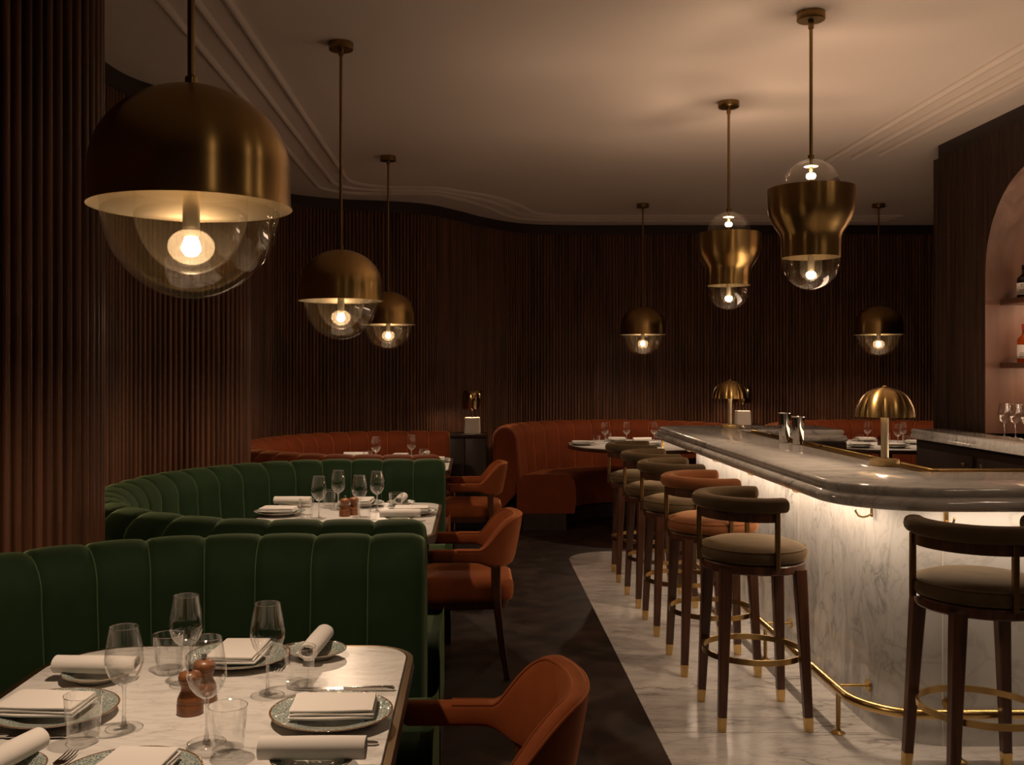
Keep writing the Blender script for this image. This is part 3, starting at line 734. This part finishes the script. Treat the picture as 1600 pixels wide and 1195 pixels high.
# ---------------------------------------------------------------- table lamps
def bar_lamp(label, x, y):
    t = thing('table_lamp', label, 'lamp', (x, y, TOP + .0008), 0, 'brass dome lamps on the bar')
    mb = MB(); mb.lathe([(.058, 0), (.06, .003), (.06, .024), (.058, .027), (.02, .03)], 36, cap0=True, cap1=True); mb.build('base', BRASS_S, t)
    mb = MB(); mb.lathe([(.0165, .028), (.016, .12), (.0165, .215), (.03, .225), (.03, .235)], 22, cap1=True); mb.build('stem', BRASS_IN, t)
    def dm(rr, hh, z0, inner=False):
        rows = []
        for i in range(17):
            a = PI / 2 * i / 16; row = []
            for k in range(96):
                th = 2 * PI * k / 96; lob = 1 - (.05 * (1 - abs(math.cos(4 * th)) ** .45)) * math.cos(a) ** .6
                row.append((max(rr * math.cos(a) ** .85 * lob, 1e-4) * math.cos(th), max(rr * math.cos(a) ** .85 * lob, 1e-4) * math.sin(th), z0 + hh * math.sin(a)))
            rows.append(row)
        return rows
    mb = MB(); mb.grid(dm(.125, .127, .213), cu=True); mb.build('dome_shade', BRASS, t, angle=25)
    mb = MB(); mb.grid(dm(.122, .123, .2135), cu=True); mb.build('shade_lining', BRASS_IN, t, angle=25)
    mb = MB(); mb.lathe([(0, .262), (.016, .258), (.022, .246), (.016, .237)], 16, cap1=True); mb.build('bulb', BULB_LAMP, t)
    mb = MB(); mb.lathe([(.012, .338), (.012, .344), (.008, .348), (0, .349)], 14); mb.build('finial', BRASS_P, t)
    return t
bar_lamp('larger-looking brass dome lamp near the front corner of the bar', 1.80, 4.36)
bar_lamp('brass dome lamp at the far end of the bar', 1.83, 7.10)
def console_lamp(label, x, y, z):
    t = thing('table_lamp', label, 'lamp', (x, y, z), 0, 'cream lamps on the wall consoles')
    mb = MB(); slab(mb, [(-.075, -.06), (.075, -.06), (.075, .06), (-.075, .06)], .02, [(0, 0), (.001, .004), (-.004, .14), (-.01, .146)]); mb.build('base', CREAM, t)
    mb = MB(); mb.lathe([(.008, .14), (.008, .24)], 10); mb.build('stem', DARKMETAL, t)
    prof_ = [(.094, .225), (.096, .30), (.094, .36), (.086, .385), (.078, .395)]
    mb = MB(); mb.lathe(prof_, 40, cap1=True); mb.build('shade', metal('mirror_brass', (.55, .36, .17), .15, .3), t)
    mb = MB(); mb.lathe([(0, .222), (.016, .23), (.02, .245), (.012, .258)], 14, cap1=True); mb.build('bulb', emit('lit_console_bulb', (1, .66, .44), 200.0), t)
    return t
def console(label, x0, x1, y0, y1, z):
    t = thing('console_cabinet', label, 'cabinet', ((x0 + x1) / 2, (y0 + y1) / 2, 0), 0, 'dark wall consoles')
    hx, hy = (x1 - x0) / 2, (y1 - y0) / 2
    mb = MB(); mb.box(-hx, hx, -hy, hy, z - .03, z); mb.build('top_board', WALL2, t, bevel=.003)
    mb = MB(); mb.box(-hx + .01, hx - .01, -hy + .02, hy, .06, z - .03); mb.build('carcass', CABINET, t, smooth=False)
    for s in (-1, 1):
        mb = MB(); a = .004 if s > 0 else -hx + .016; mb.box(a, a + hx - .022, -hy + .004, -hy + .019, .08, z - .04); mb.build('door', CABINET, t, bevel=.002)
    mb = MB(); mb.box(-hx + .03, hx - .03, -hy + .05, hy, 0, .06); mb.build('plinth', BLACK, t, smooth=False)
console('dark wood console between the left orange booth and the back booth', -.29, .13, 9.05, 9.42, .86)
console_lamp('cream-based lamp with mirror brass shade on the left console', -.012, 9.24, .86)
console('dark wood console between the two orange booths at the back wall', 2.30, 3.00, 10.12, 10.62, .88)
console_lamp('cream-based lamp with mirror brass shade behind the far bar lamp', 2.77, 10.25, .88)

# ---------------------------------------------------------------- bar stools
def make_stool(label, mat):
    t = thing('bar_stool', label, 'bar stool', (0, 0, 0), 0, 'round bar stools with curved backs')
    # front of the stool points to +X
    mb = MB(); mb.lathe([(.19, .662), (.212, .668), (.220, .685), (.219, .705), (.210, .7155), (.209, .7165), (.205, .722), (.16, .737), (.08, .744), (0, .746)], 48, cap0=True); mb.build('seat_cushion', mat, t, angle=60)
    mb = MB(); mb.tube([(.2125 * math.cos(2 * PI * k / 64), .2125 * math.sin(2 * PI * k / 64), .7155) for k in range(64)], .0032, 8, closed=True); mb.build('seat_piping', mat, t)
    mb = MB(); mb.lathe([(.16, .625), (.208, .625), (.211, .63), (.211, .655), (.206, .661), (.16, .661)], 48, cap0=True, cap1=True); mb.build('seat_frame', DARKWOOD, t, angle=30)
    for sx in (-1, 1):
        for sy in (-1, 1):
            top_, bot = Vector((sx * .148, sy * .150, .640)), Vector((sx * .174, sy * .182, .0))
            q = lambda f: bot.lerp(top_, f)
            mb = MB(); mb.tube([q(.088), q(.3), q(.6), q(.9), q(1)], lambda i: (.0165, .018, .0205, .0235, .024)[i], sq=(1, 1)); lg = mb.build('leg', DARKWOOD, t, angle=30)
            mb = MB(); mb.tube([q(.0), q(.03), q(.0885)], lambda i: (.0145, .0155, .0172)[i], sq=(1, 1)); mb.build('leg_tip', BRASS_P, lg, angle=30)
    mb = MB(); mb.lathe([(.199, .266), (.207, .266), (.207, .289), (.199, .289), (.199, .266)], 64); mb.build('foot_ring', BRASS_P, t, angle=30)
    # back
    A = R(108); n = 44
    mb = MB(); loops = []
    sec = []
    for k in range(16):
        a = 2 * PI * k / 16; ca, sa = math.cos(a), math.sin(a)
        sec.append((.036 * math.copysign(abs(ca) ** .8, ca), .030 * math.copysign(abs(sa) ** .8, sa)))
    def ring(th, s_, extra=0.0):
        cx, cy = -math.cos(th), math.sin(th); tx, ty = math.sin(th), math.cos(th)
        return [((.212 + a * s_) * cx + tx * extra, (.212 + a * s_) * cy + ty * extra, .905 + b * s_) for a, b in sec]
    for k in range(5): loops.append(ring(-A, math.sin(PI / 2 * (k + .15) / 5.15), -.018 * math.cos(PI / 2 * (k + .15) / 5.15)))
    for i in range(n + 1): loops.append(ring(-A + 2 * A * i / n, 1))
    for k in range(4, -1, -1): loops.append(ring(A, math.sin(PI / 2 * (k + .15) / 5.15), .018 * math.cos(PI / 2 * (k + .15) / 5.15)))
    mb.loft(loops); mb.build('back_pad', mat, t, angle=60)
    def band(r0, r1, z0, z1, B, name, m_):
        mb = MB(); lp = []
        for i in range(37):
            th = -B + 2 * B * i / 36; cx, cy = -math.cos(th), math.sin(th)
            lp.append([(r * cx, r * cy, z) for r, z in ((r0, z0), (r1, z0), (r1, z1), (r0, z1))])
        mb.loft(lp); mb.build(name, m_, t, angle=30)
    band(.200, .222, .838, .880, R(102), 'back_band', DARKWOOD)
    band(.198, .226, .875, .881, R(103), 'brass_trim', BRASS_D)
    for th in (-R(100), 0.0, R(100)):
        cx, cy = -math.cos(th), math.sin(th)
        mb = MB(); mb.tube([(.222 * cx, .222 * cy, .655), (.222 * cx, .222 * cy, .76), (.222 * cx, .222 * cy, .876)], .0095, sq=(1.0, 1.0) if abs(th) > 1 else (1, 1)); mb.build('back_post', BRASS_D, t, angle=30)
    return t
stool_labels = ['farthest olive velvet bar stool at the far end of the bar row', 'second farthest olive velvet bar stool along the bar',
                'olive velvet bar stool just beyond the tan-orange one', None, 'nearest olive stool on the long side of the bar, beside the tan-orange one']
SY = [6.93, 6.22, 5.58, 4.87, 4.16]
s0 = make_stool(stool_labels[4], OLIVE); s0.location = (1.165, SY[4], 0.004)
for i in (2, 1, 0): dup(s0, stool_labels[i], (1.165, SY[i], .004), R((-3, 2, 0)[i]))
s4 = make_stool('tan-orange velvet bar stool, the only one of that colour', TAN); s4.location = (1.165, SY[3], .004)
dup(s0, 'olive bar stool at right, back to the camera, at the front of the bar', (1.757, 3.45, .004), R(90))

# ---------------------------------------------------------------- armchairs
def make_chair(label):
    t = thing('armchair', label, 'chair', (0, 0, 0), 0, 'rust velvet armchairs')
    # back of the chair points to +X
    path = [(-.165, -.252), (-.10, -.252), (-.04, -.252), (.02, -.252)]
    path += [(.03 + .170 * math.sin(a), -.252 * math.cos(a)) for a in [PI * k / 40 for k in range(1, 40)]]
    path += [(.02, .252), (-.04, .252), (-.10, .252), (-.165, .252)]
    pts, L = resample(path, .018); n = len(pts) - 1
    def sm(a, b, x): u = max(0, min(1, (x - a) / (b - a))); return u * u * (3 - 2 * u)
    def loop(i, sh=1.0, adv=0.0):
        p = pts[i]; tt = (pts[min(i + 1, n)] - pts[max(i - 1, 0)]).normalized(); nr = Vector((tt.y, -tt.x))
        wv = sm(.045, .17, p.x); top = .612 + .140 * wv; bot = .553 - .035 * sm(.02, .13, p.x); th = .027 - .002 * wv
        cz = (top + bot) / 2; hz = (top - bot) / 2; out = []
        for k in range(20):
            a = 2 * PI * k / 20; ca, sa = math.cos(a), math.sin(a)
            e = .55 + .0 * wv
            d = th * math.copysign(abs(ca) ** e, ca) * sh; z = cz + hz * math.copysign(abs(sa) ** (e * (1 - .45 * wv)), sa) * sh
            lean = .038 * wv * (z - .55) / .2
            out.append((p.x + nr.x * (d + lean) + tt.x * adv, p.y + nr.y * (d + lean) + tt.y * adv, z))
        return out
    loops = [loop(0, .35, -.022), loop(0, .75, -.016), loop(0, .95, -.007)] + [loop(i) for i in range(n + 1)] + [loop(n, .95, .007), loop(n, .75, .016), loop(n, .35, .022)]
    mb = MB(); mb.loft(loops); mb.build('back_and_arms', RUST, t, angle=60)
    # piping along the outer top edge
    for k_ in (3, 7):
        mb = MB(); mb.tube([loops[i + 3][k_] for i in range(6, n - 5)], .0042, 8); mb.build('piping', RUST, t)
    P_ = [(-.235, -.225), (.02, -.215), (.20, -.185), (.20, .185), (.02, .215), (-.235, .225)]
    rr2 = [.05, .3, .07, .07, .3, .05]
    mb = MB(); slab(mb, P_, rr2, [(-.01, .355), (.004, .362), (.01, .385), (.012, .42), (.006, .444), (-.012, .458), (-.05, .468), (-.11, .474), (-.16, .476)], 6); mb.build('seat_cushion', RUST, t, angle=60)
    mb = MB(); slab(mb, P_, rr2, [(-.03, .315), (-.02, .32), (-.012, .354)], 6); mb.build('seat_frame', DARKWOOD, t, angle=40)
    for s in (-1, 1):
        mb = MB(); mb.tube(catmull([(-.245, s * .225, 0), (-.235, s * .238, .25), (-.232, s * .248, .46), (-.226, s * .252, .56), (-.20, s * .252, .583), (-.172, s * .252, .585)], 5), lambda i: .013 + .008 * min(1, i / 14), sq=(1, 1)); mb.build('front_leg', DARKWOOD, t, angle=50)
        mb = MB(); mb.tube(catmull([(.178, s * .226, 0), (.150, s * .230, .18), (.130, s * .234, .36), (.124, s * .236, .46), (.124, s * .236, .535)], 5), lambda i: .012 + .010 * min(1, i / 14), sq=(1, 1.2)); mb.build('rear_leg', DARKWOOD, t, angle=50)
    return t
c1 = make_chair('nearest rust velvet armchair, cropped by the bottom edge, at the nearest table'); c1.location = (.002, 2.265, 0)
dup(c1, 'rust velvet armchair in the middle, at the table between the green booths', (-.02, 4.88, 0))
dup(c1, 'farthest rust velvet armchair, at the table of the left orange booth', (.0, 7.54, 0))

# ---------------------------------------------------------------- tableware
def make_wine(label):
    t = thing('wine_glass', label, 'glass', (0, 0, 0), 0, 'stemmed wine glasses')
    mb = MB(); mb.lathe([(.0045, .084), (.012, .0865), (.022, .094), (.031, .107), (.0365, .124), (.0372, .136), (.035, .155), (.0315, .175), (.0275, .1975)], 40); mb.build('bowl', GLASS, t)
    mb = MB(); mb.tube([(.0275 * math.cos(2 * PI * k / 40), .0275 * math.sin(2 * PI * k / 40), .1978) for k in range(40)], .0007, 6, closed=True); mb.build('rim', STEMGLASS, t)
    mb = MB(); mb.lathe([(.0085, .004), (.005, .010), (.0034, .03), (.0032, .06), (.004, .078), (.0065, .087)], 16, cap0=True, cap1=True); mb.build('stem', STEMGLASS, t)
    mb = MB(); mb.lathe([(.034, 0), (.0355, .0012), (.034, .0024), (.012, .0045), (.007, .006)], 40, cap0=True, cap1=True); mb.build('foot', FOOT, t)
    mb = MB(); mb.tube([(.0352 * math.cos(2 * PI * k / 40), .0352 * math.sin(2 * PI * k / 40), .0013) for k in range(40)], .0009, 6, closed=True); mb.build('foot_rim', STEMGLASS, t)
    return t
def make_tumbler(label):
    t = thing('tumbler', label, 'glass', (0, 0, 0), 0, 'short water tumblers')
    mb = MB(); mb.lathe([(.0285, .002), (.0295, .01), (.0352, .088)], 40); mb.build('wall', GLASS, t)
    mb = MB(); mb.tube([(.0352 * math.cos(2 * PI * k / 40), .0352 * math.sin(2 * PI * k / 40), .0882) for k in range(40)], .0008, 6, closed=True); mb.build('rim', STEMGLASS, t)
    mb = MB(); mb.lathe([(.026, 0), (.0282, .002), (.0288, .012), (.02, .0105), (.0, .0095)], 36, cap0=True); mb.build('heavy_base', BASEGLASS, t)
    return t
def make_plate(label, rad, glz, name, cat, group):
    t = thing(name, label, cat, (0, 0, 0), 0, group)
    k = rad / .123
    mb = MB(); mb.lathe([(0, .006), (.055 * k, .006), (.072 * k, .008), (.088 * k, .0135), (.112 * k, .0185), (.1215 * k, .0205), (.123 * k, .0198)], 56); mb.build('glazed_face', glz, t, angle=60)
    mb = MB(); mb.lathe([(.123 * k, .0198), (.1225 * k, .0185), (.112 * k, .0155), (.088 * k, .010), (.074 * k, .004), (.07 * k, .0), (.062 * k, .0), (.060 * k, .003), (0, .003)], 56); mb.build('underside', CERAMIC, t, angle=60)
    return t
def cloth_slab(mb, lx, ly, z0, h, ox, oy, wob, seed):
    rnd = random.Random(seed); a, b, c_ = rnd.uniform(0, 6), rnd.uniform(0, 6), rnd.uniform(.6, 1.4)
    n = 18; rows = []
    sec = []
    for k in range(28):
        an = 2 * PI * k / 28; ca, sa = math.cos(an), math.sin(an)
        sec.append((ly / 2 * math.copysign(abs(ca) ** .16, ca), h / 2 * math.copysign(abs(sa) ** .55, sa)))
    for i in range(n + 1):
        u = -1 + 2 * i / n; e = 1.0
        if i in (0, n): e = .55
        x = lx / 2 * u
        rows.append([(x + ox + wob * .6 * math.sin(a + y * 22), y + oy + wob * math.sin(b + u * 2.2 * c_), z0 + h / 2 + z * e + wob * .8 * (1 + math.sin(a + u * 3 * c_ + y * 20)) * (.5 + .5 * u * u)) for y, z in sec])
    mb.loft(rows)
def make_napkin(label, seed=1):
    mb = MB()
    cloth_slab(mb, .166, .116, 0, .0068, 0, 0, .0010, seed); cloth_slab(mb, .163, .114, .0062, .0066, .001, .002, .0012, seed + 9); cloth_slab(mb, .162, .110, .0122, .0066, -.001, .003, .0014, seed + 17)
    return tag(mb.build('folded_napkin', LINEN, None, angle=60), label, 'napkin', 'folded white napkins')
def make_roll(label, seed=1):
    mb = MB(); prof_ = []
    for k in range(60):
        th = k / 59 * 2.6 * 2 * PI; r = .0225 - .0032 * (th / (2 * PI)); prof_.append((r * math.cos(-th - 1.2) * 1.12, .0215 + r * math.sin(-th - 1.2) * .92))
    inn = [(x * (1 - .10), .0215 + (z - .0215) * (1 - .10)) for x, z in prof_][::-1]
    ring_ = prof_ + inn; rows = []
    rnd = random.Random(seed); ph = rnd.uniform(0, 6)
    for i in range(13):
        u = -1 + 2 * i / 12; s = 1 + .02 * math.sin(ph + 3 * u)
        rows.append([(.093 * u + (.002 * math.sin(40 * y + ph) if abs(u) > .9 else 0), y * s, .0215 + (z - .0215) * s) for y, z in ring_])
    mb.loft(rows)
    return tag(mb.build('rolled_napkin', LINEN, None, angle=50), label, 'napkin', 'rolled white napkins')
def make_mill(label):
    t = thing('pepper_mill', label, 'mill', (0, 0, 0), 0, 'small wooden mills')
    mb = MB(); mb.lathe([(.026, 0), (.0268, .003), (.0268, .02), (.0255, .0225), (.0262, .025), (.025, .032), (.019, .045), (.0175, .052), (.0205, .060), (.022, .063)], 32, cap0=True, cap1=True); mb.build('body', MILLWOOD, t, angle=50)
    mb = MB(); mb.lathe([(.0215, .0635), (.0235, .068), (.0235, .075), (.020, .082), (.009, .086), (0, .087)], 32, cap0=True); mb.build('head', MILLWOOD, t, angle=50)
    mb = MB(); mb.lathe([(.005, .086), (.004, .089), (.0065, .092), (.006, .097), (0, .099)], 14); mb.build('finial', STEEL, t)
    return t
def make_knife(label):
    t = thing('table_knife', label, 'cutlery', (0, 0, 0), 0, 'steel table knives')
    mb = MB(); o_ = [(-.115, .002), (-.112, .0055), (-.06, .0095), (.0, .0085), (.0, -.0055), (-.08, -.0065), (-.108, -.003)]
    mb.loft([[(x, y, .003) for x, y in o_[::-1]], [(x, y, .0045) for x, y in o_[::-1]]]); mb.build('blade', STEEL, t, smooth=False)
    mb = MB(); mb.tube([(-.004, 0, .0045), (.02, 0, .0048), (.08, 0, .0055), (.104, 0, .0055), (.108, 0, .005)], lambda i: (.7, .85, 1.05, 1.0, .5)[i], sq=(.0038, .0062)); mb.build('handle', STEEL, t, angle=50)
    return t
def make_fork(label):
    t = thing('table_fork', label, 'cutlery', (0, 0, 0), 0, 'steel table forks')
    mb = MB()
    mb.tube([(.1, 0, .003), (.09, 0, .003), (.03, 0, .007), (-.02, 0, .008), (-.05, 0, .005)], lambda i: (.7, 1.1, .75, .5, .6)[i], sq=(.0018, .0068)); mb.build('handle', STEEL, t, angle=50)
    mb = MB(); o_ = [(-.048, .004), (-.056, .0105), (-.072, .0115), (-.072, -.0115), (-.056, -.0105), (-.048, -.004)]
    mb.loft([[(x, y, .003) for x, y in o_], [(x, y, .005) for x, y in o_]]); hd = mb.build('head', STEEL, t, angle=50)
    for k in range(4):
        y = -.0097 + .00647 * k
        mb = MB(); mb.tube([(-.071, y, .004), (-.095, y, .0045), (-.112, y * .97, .008)], lambda i: (1, .9, .45)[i], sq=(.0011, .0017)); mb.build('tine', STEEL, hd)
    return t
protos = {}
def put(kind, label, x, y, z=.7505, rz=0.0):
    if kind in protos: return dup(protos[kind], label, (x, y, z), rz)
    mk = {'wine': make_wine, 'tumbler': make_tumbler, 'napkin': make_napkin, 'roll': make_roll, 'mill': make_mill, 'knife': make_knife, 'fork': make_fork,
          'plate': lambda l: make_plate(l, PLATE_R, GLAZE, 'dinner_plate', 'plate', 'glazed dinner plates'),
          'side': lambda l: make_plate(l, SIDE_R, GLAZE_S, 'side_plate', 'plate', 'small side plates')}[kind]
    o = mk(label); o.location = (x, y, z); o.rotation_euler = (0, 0, rz); protos[kind] = o
    return o
ZP = .7645         # top of a plate's well
ZPS = .7565
def at(px, py, z=.75):
    d = F * (EYE - z) / (py - 577.0); return (px - 740.0) / F * d, d
T1 = 'the nearest table'
for (px, py, lb) in ((194, 1138, 'wine glass at left on the nearest table, beside the left dinner plate'),
                     (291, 1070, 'wine glass at the back of the nearest table, behind the pepper mills'),
                     (323, 1161, 'wine glass at the front of the nearest table, in front of the mills'),
                     (418, 1087, 'wine glass right of centre on the nearest table, before the back plate')):
    x, y = at(px, py); put('wine', lb, x, y)
for (px, py, lb) in ((130, 1159, 'tumbler at left on the nearest table, before the left dinner plate'),
                     (263, 1051, 'tumbler at the back left of the nearest table, behind the mills'),
                     (356, 1178, 'tumbler at the front of the nearest table, left of the rolled napkin'),
                     (468, 1073, 'tumbler at right on the nearest table, behind the right dinner plate')):
    x, y = at(px, py); put('tumbler', lb, x, y)
for (px, py, nrz, seed, lb, ln) in ((87, 1104, -4, 1, 'glazed dinner plate at the left of the nearest table', 'folded napkin on the left plate of the nearest table'),
                                (518, 1108, 2, 2, 'glazed dinner plate at the right of the nearest table', 'folded napkin on the right plate of the nearest table'),
                                (373, 1021, 87, 3, 'glazed dinner plate at the back of the nearest table', 'folded napkin on the back plate of the nearest table'),
                                (200, 1208, 84, 4, 'glazed dinner plate at the front of the nearest table, cropped by the frame', 'folded napkin on the front plate of the nearest table')):
    x, y = at(px, py, .77); put('plate', lb, x, y); put('napkin', ln, x + (.005 if px != 87 else -.02), y - .004, ZP + .004, R(nrz))
for (px, py, rz, lb, ln) in ((150, 1052, -3, 'small side plate at the back left of the nearest table', 'rolled napkin on the back left side plate of the nearest table'),
                             (494, 1016, 86, 'small side plate at the back right of the nearest table', 'rolled napkin on the back right side plate of the nearest table'),
                             (2, 1202, 74, 'small side plate at the front left of the nearest table', 'rolled napkin on the front left side plate of the nearest table'),
                             (488, 1186, 1, 'small side plate at the front right of the nearest table', 'rolled napkin on the front right side plate of the nearest table')):
    x, y = at(px, py, .765); put('side', lb, x, y); put('roll', ln, x, y, ZPS + .008, R(rz))
for (px, py, lb) in ((297, 1114, 'front wooden pepper mill on the nearest table'), (319, 1094, 'rear wooden pepper mill on the nearest table')):
    x, y = at(px, py); put('mill', lb, x, y)
x, y = at(618, 1079); put('knife', 'steel knife behind the right dinner plate on the nearest table', x - .11, y, .7505)
x, y = at(104, 1153); put('knife', 'steel knife before the left dinner plate on the nearest table', x - .112, y, .7505, R(180))
x, y = at(591, 1162); put('fork', 'steel fork behind the front right rolled napkin on the nearest table', x - .10, y - .004, .7505)
x, y = at(107, 1178); put('fork', 'steel fork left of the front plate on the nearest table', x - .0, y - .112, .7505, R(-95))
x, y = at(438, 1046); put('fork', 'steel fork between back plate and tumbler on the nearest table', x + .0, y + .09, .7505, R(87))
x, y = at(330, 1189); put('knife', 'steel knife right of the front plate on the nearest table', x - .02, y - .11, .7505, R(-80))

def lay(tx, ty, where, wines, tumblers, front=True):
    dx, dy = tx, ty
    W = [(-.125, -.03, 'leftmost wine glass on '), (-.073, .25, 'rear left wine glass on '), (.06, 0.01, 'front wine glass behind the mills on '), (.125, .20, 'rightmost wine glass on ')]
    for i in wines: put('wine', W[i][2] + where, dx + W[i][0], dy + W[i][1])
    Tm = [(-.19, .01, 'left tumbler on '), (-.13, .33, 'rear tumbler on '), (.09, -.06, 'front tumbler on '), (.215, .225, 'right tumbler on ')]
    for i in tumblers: put('tumbler', Tm[i][2] + where, dx + Tm[i][0], dy + Tm[i][1])
    put('plate', 'left dinner plate on ' + where, dx - .335, dy + .095); put('napkin', 'folded napkin on the left plate of ' + where, dx - .34, dy + .095, ZP + .004, R(-4))
    put('plate', 'rear dinner plate on ' + where, dx + .02, dy + .41); put('napkin', 'folded napkin on the rear plate of ' + where, dx + .025, dy + .41, ZP + .004, R(86))
    put('plate', 'right dinner plate on ' + where, dx + .30, dy + .115); put('napkin', 'folded napkin on the right plate of ' + where, dx + .30, dy + .115, ZP + .004, R(2))
    put('side', 'rear left side plate on ' + where, dx - .32, dy + .36); put('roll', 'rolled napkin at the rear left of ' + where, dx - .32, dy + .36, ZPS + .008, R(-3))
    put('side', 'rear right side plate on ' + where, dx + .225, dy + .43); put('roll', 'rolled napkin at the rear right of ' + where, dx + .225, dy + .43, ZPS + .008, R(86))
    if front:
        put('side', 'front right side plate on ' + where, dx + .26, dy - .10); put('roll', 'rolled napkin at the front right of ' + where, dx + .26, dy - .10, ZPS + .008, R(2))
        put('mill', 'left wooden mill on ' + where, dx - .014, dy + .045); put('mill', 'right wooden mill on ' + where, dx + .024, dy + .092)
lay(TAB[1][0], TAB[1][1], 'the middle table between the green booths', (0, 1, 2, 3), (0, 1, 2, 3))
lay(TAB[2][0], TAB[2][1] + .02, 'the table in the left orange booth', (0, 3), (0, 3), False)

def px_at(px, d): return (px - 740.0) / F * d
# round table at the back
for px, d, lb in ((945, 9.38, 'leftmost wine glass on the round table at the back'), (979, 9.45, 'middle wine glass on the round table at the back'), (1022, 9.45, 'right wine glass on the round table, beside the bar corner')):
    put('wine', lb, px_at(px, d), d)
for px, d, lb in ((932, 9.22, 'left tumbler on the round table at the back'), (950, 9.62, 'rear tumbler on the round table at the back')):
    put('tumbler', lb, px_at(px, d), d)
for px, d, lb in ((908, 9.22, 'left'), (964, 9.72, 'rear'), (1016, 9.1, 'right')):
    put('plate', lb + ' dinner plate on the round table at the back', px_at(px, d), d); put('napkin', 'folded napkin on the ' + lb + ' plate of the round table at the back', px_at(px, d), d, ZP + .004, R(random.uniform(-8, 8)))
put('roll', 'rolled napkin behind the stools on the round table at the back', px_at(1003, 9.64), 9.64, .752, R(12))
# far right table
for px, d, lb in ((1355.5, 9.5, 'left wine glass on the far right table'), (1403, 9.15, 'middle wine glass on the far right table'), (1411, 9.45, 'right wine glass on the far right table')):
    put('wine', lb, px_at(px, d), d)
for px, d, lb in ((1343, 9.30, 'left tumbler on the far right table'), (1386, 9.55, 'rear tumbler on the far right table'), (1416, 9.15, 'right tumbler on the far right table')):
    put('tumbler', lb, px_at(px, d), d)
for px, d, lb in ((1344, 8.92, 'front left'), (1352, 9.72, 'rear'), (1399, 8.90, 'front right'), (1432, 9.32, 'right')):
    put('plate', lb + ' dinner plate on the far right table', px_at(px, d), d); put('napkin', 'folded napkin on the ' + lb + ' plate of the far right table', px_at(px, d), d, ZP + .004, R(random.uniform(-8, 8)))
t = thing('candle_holder', 'dark candle holder in the middle of the far right table', 'candle', (px_at(1378, 9.2), 9.2, .7505))
mb = MB(); mb.lathe([(.036, 0), (.04, .004), (.04, .08), (.036, .082), (.034, .05), (0, .048)], 24, cap0=True); mb.build('cup', plain('dark_red_glass', (.05, .012, .008), .1), t)
mb = MB(); mb.lathe([(.03, .0485), (.03, .066), (.0, .067)], 20, cap0=True); mb.build('wax', CREAM, t)

# on the bar and back bar
def shaker(label, x, y, h):
    t = thing('cocktail_shaker', label, 'shaker', (x, y, TOP + .0005), 0, 'steel shaker tins on the bar')
    mb = MB(); mb.lathe([(.026, 0), (.028, .003), (.0325, h * .62), (.034, h - .004)], 32, cap0=True); mb.build('tin', CHROME, t)
    mb = MB(); mb.lathe([(.034, h - .005), (.0355, h - .002), (.034, h), (.031, h - .012), (.0, h - .014)], 32); mb.build('rolled_rim', STEEL, t)
shaker('left steel shaker tin standing by the brass gallery on the bar', 1.785, 5.72, .172)
shaker('right steel shaker tin standing by the brass gallery on the bar', 1.812, 5.56, .158)
for x, y, lb in ((3.145, 5.90, 'leftmost wine glass on the back bar under the niche shelves'), (3.145, 5.78, 'second wine glass on the back bar under the niche shelves'), (3.145, 5.66, 'wine glass on the back bar at the right frame edge')):
    put('wine', lb, x, y, 1.0505)
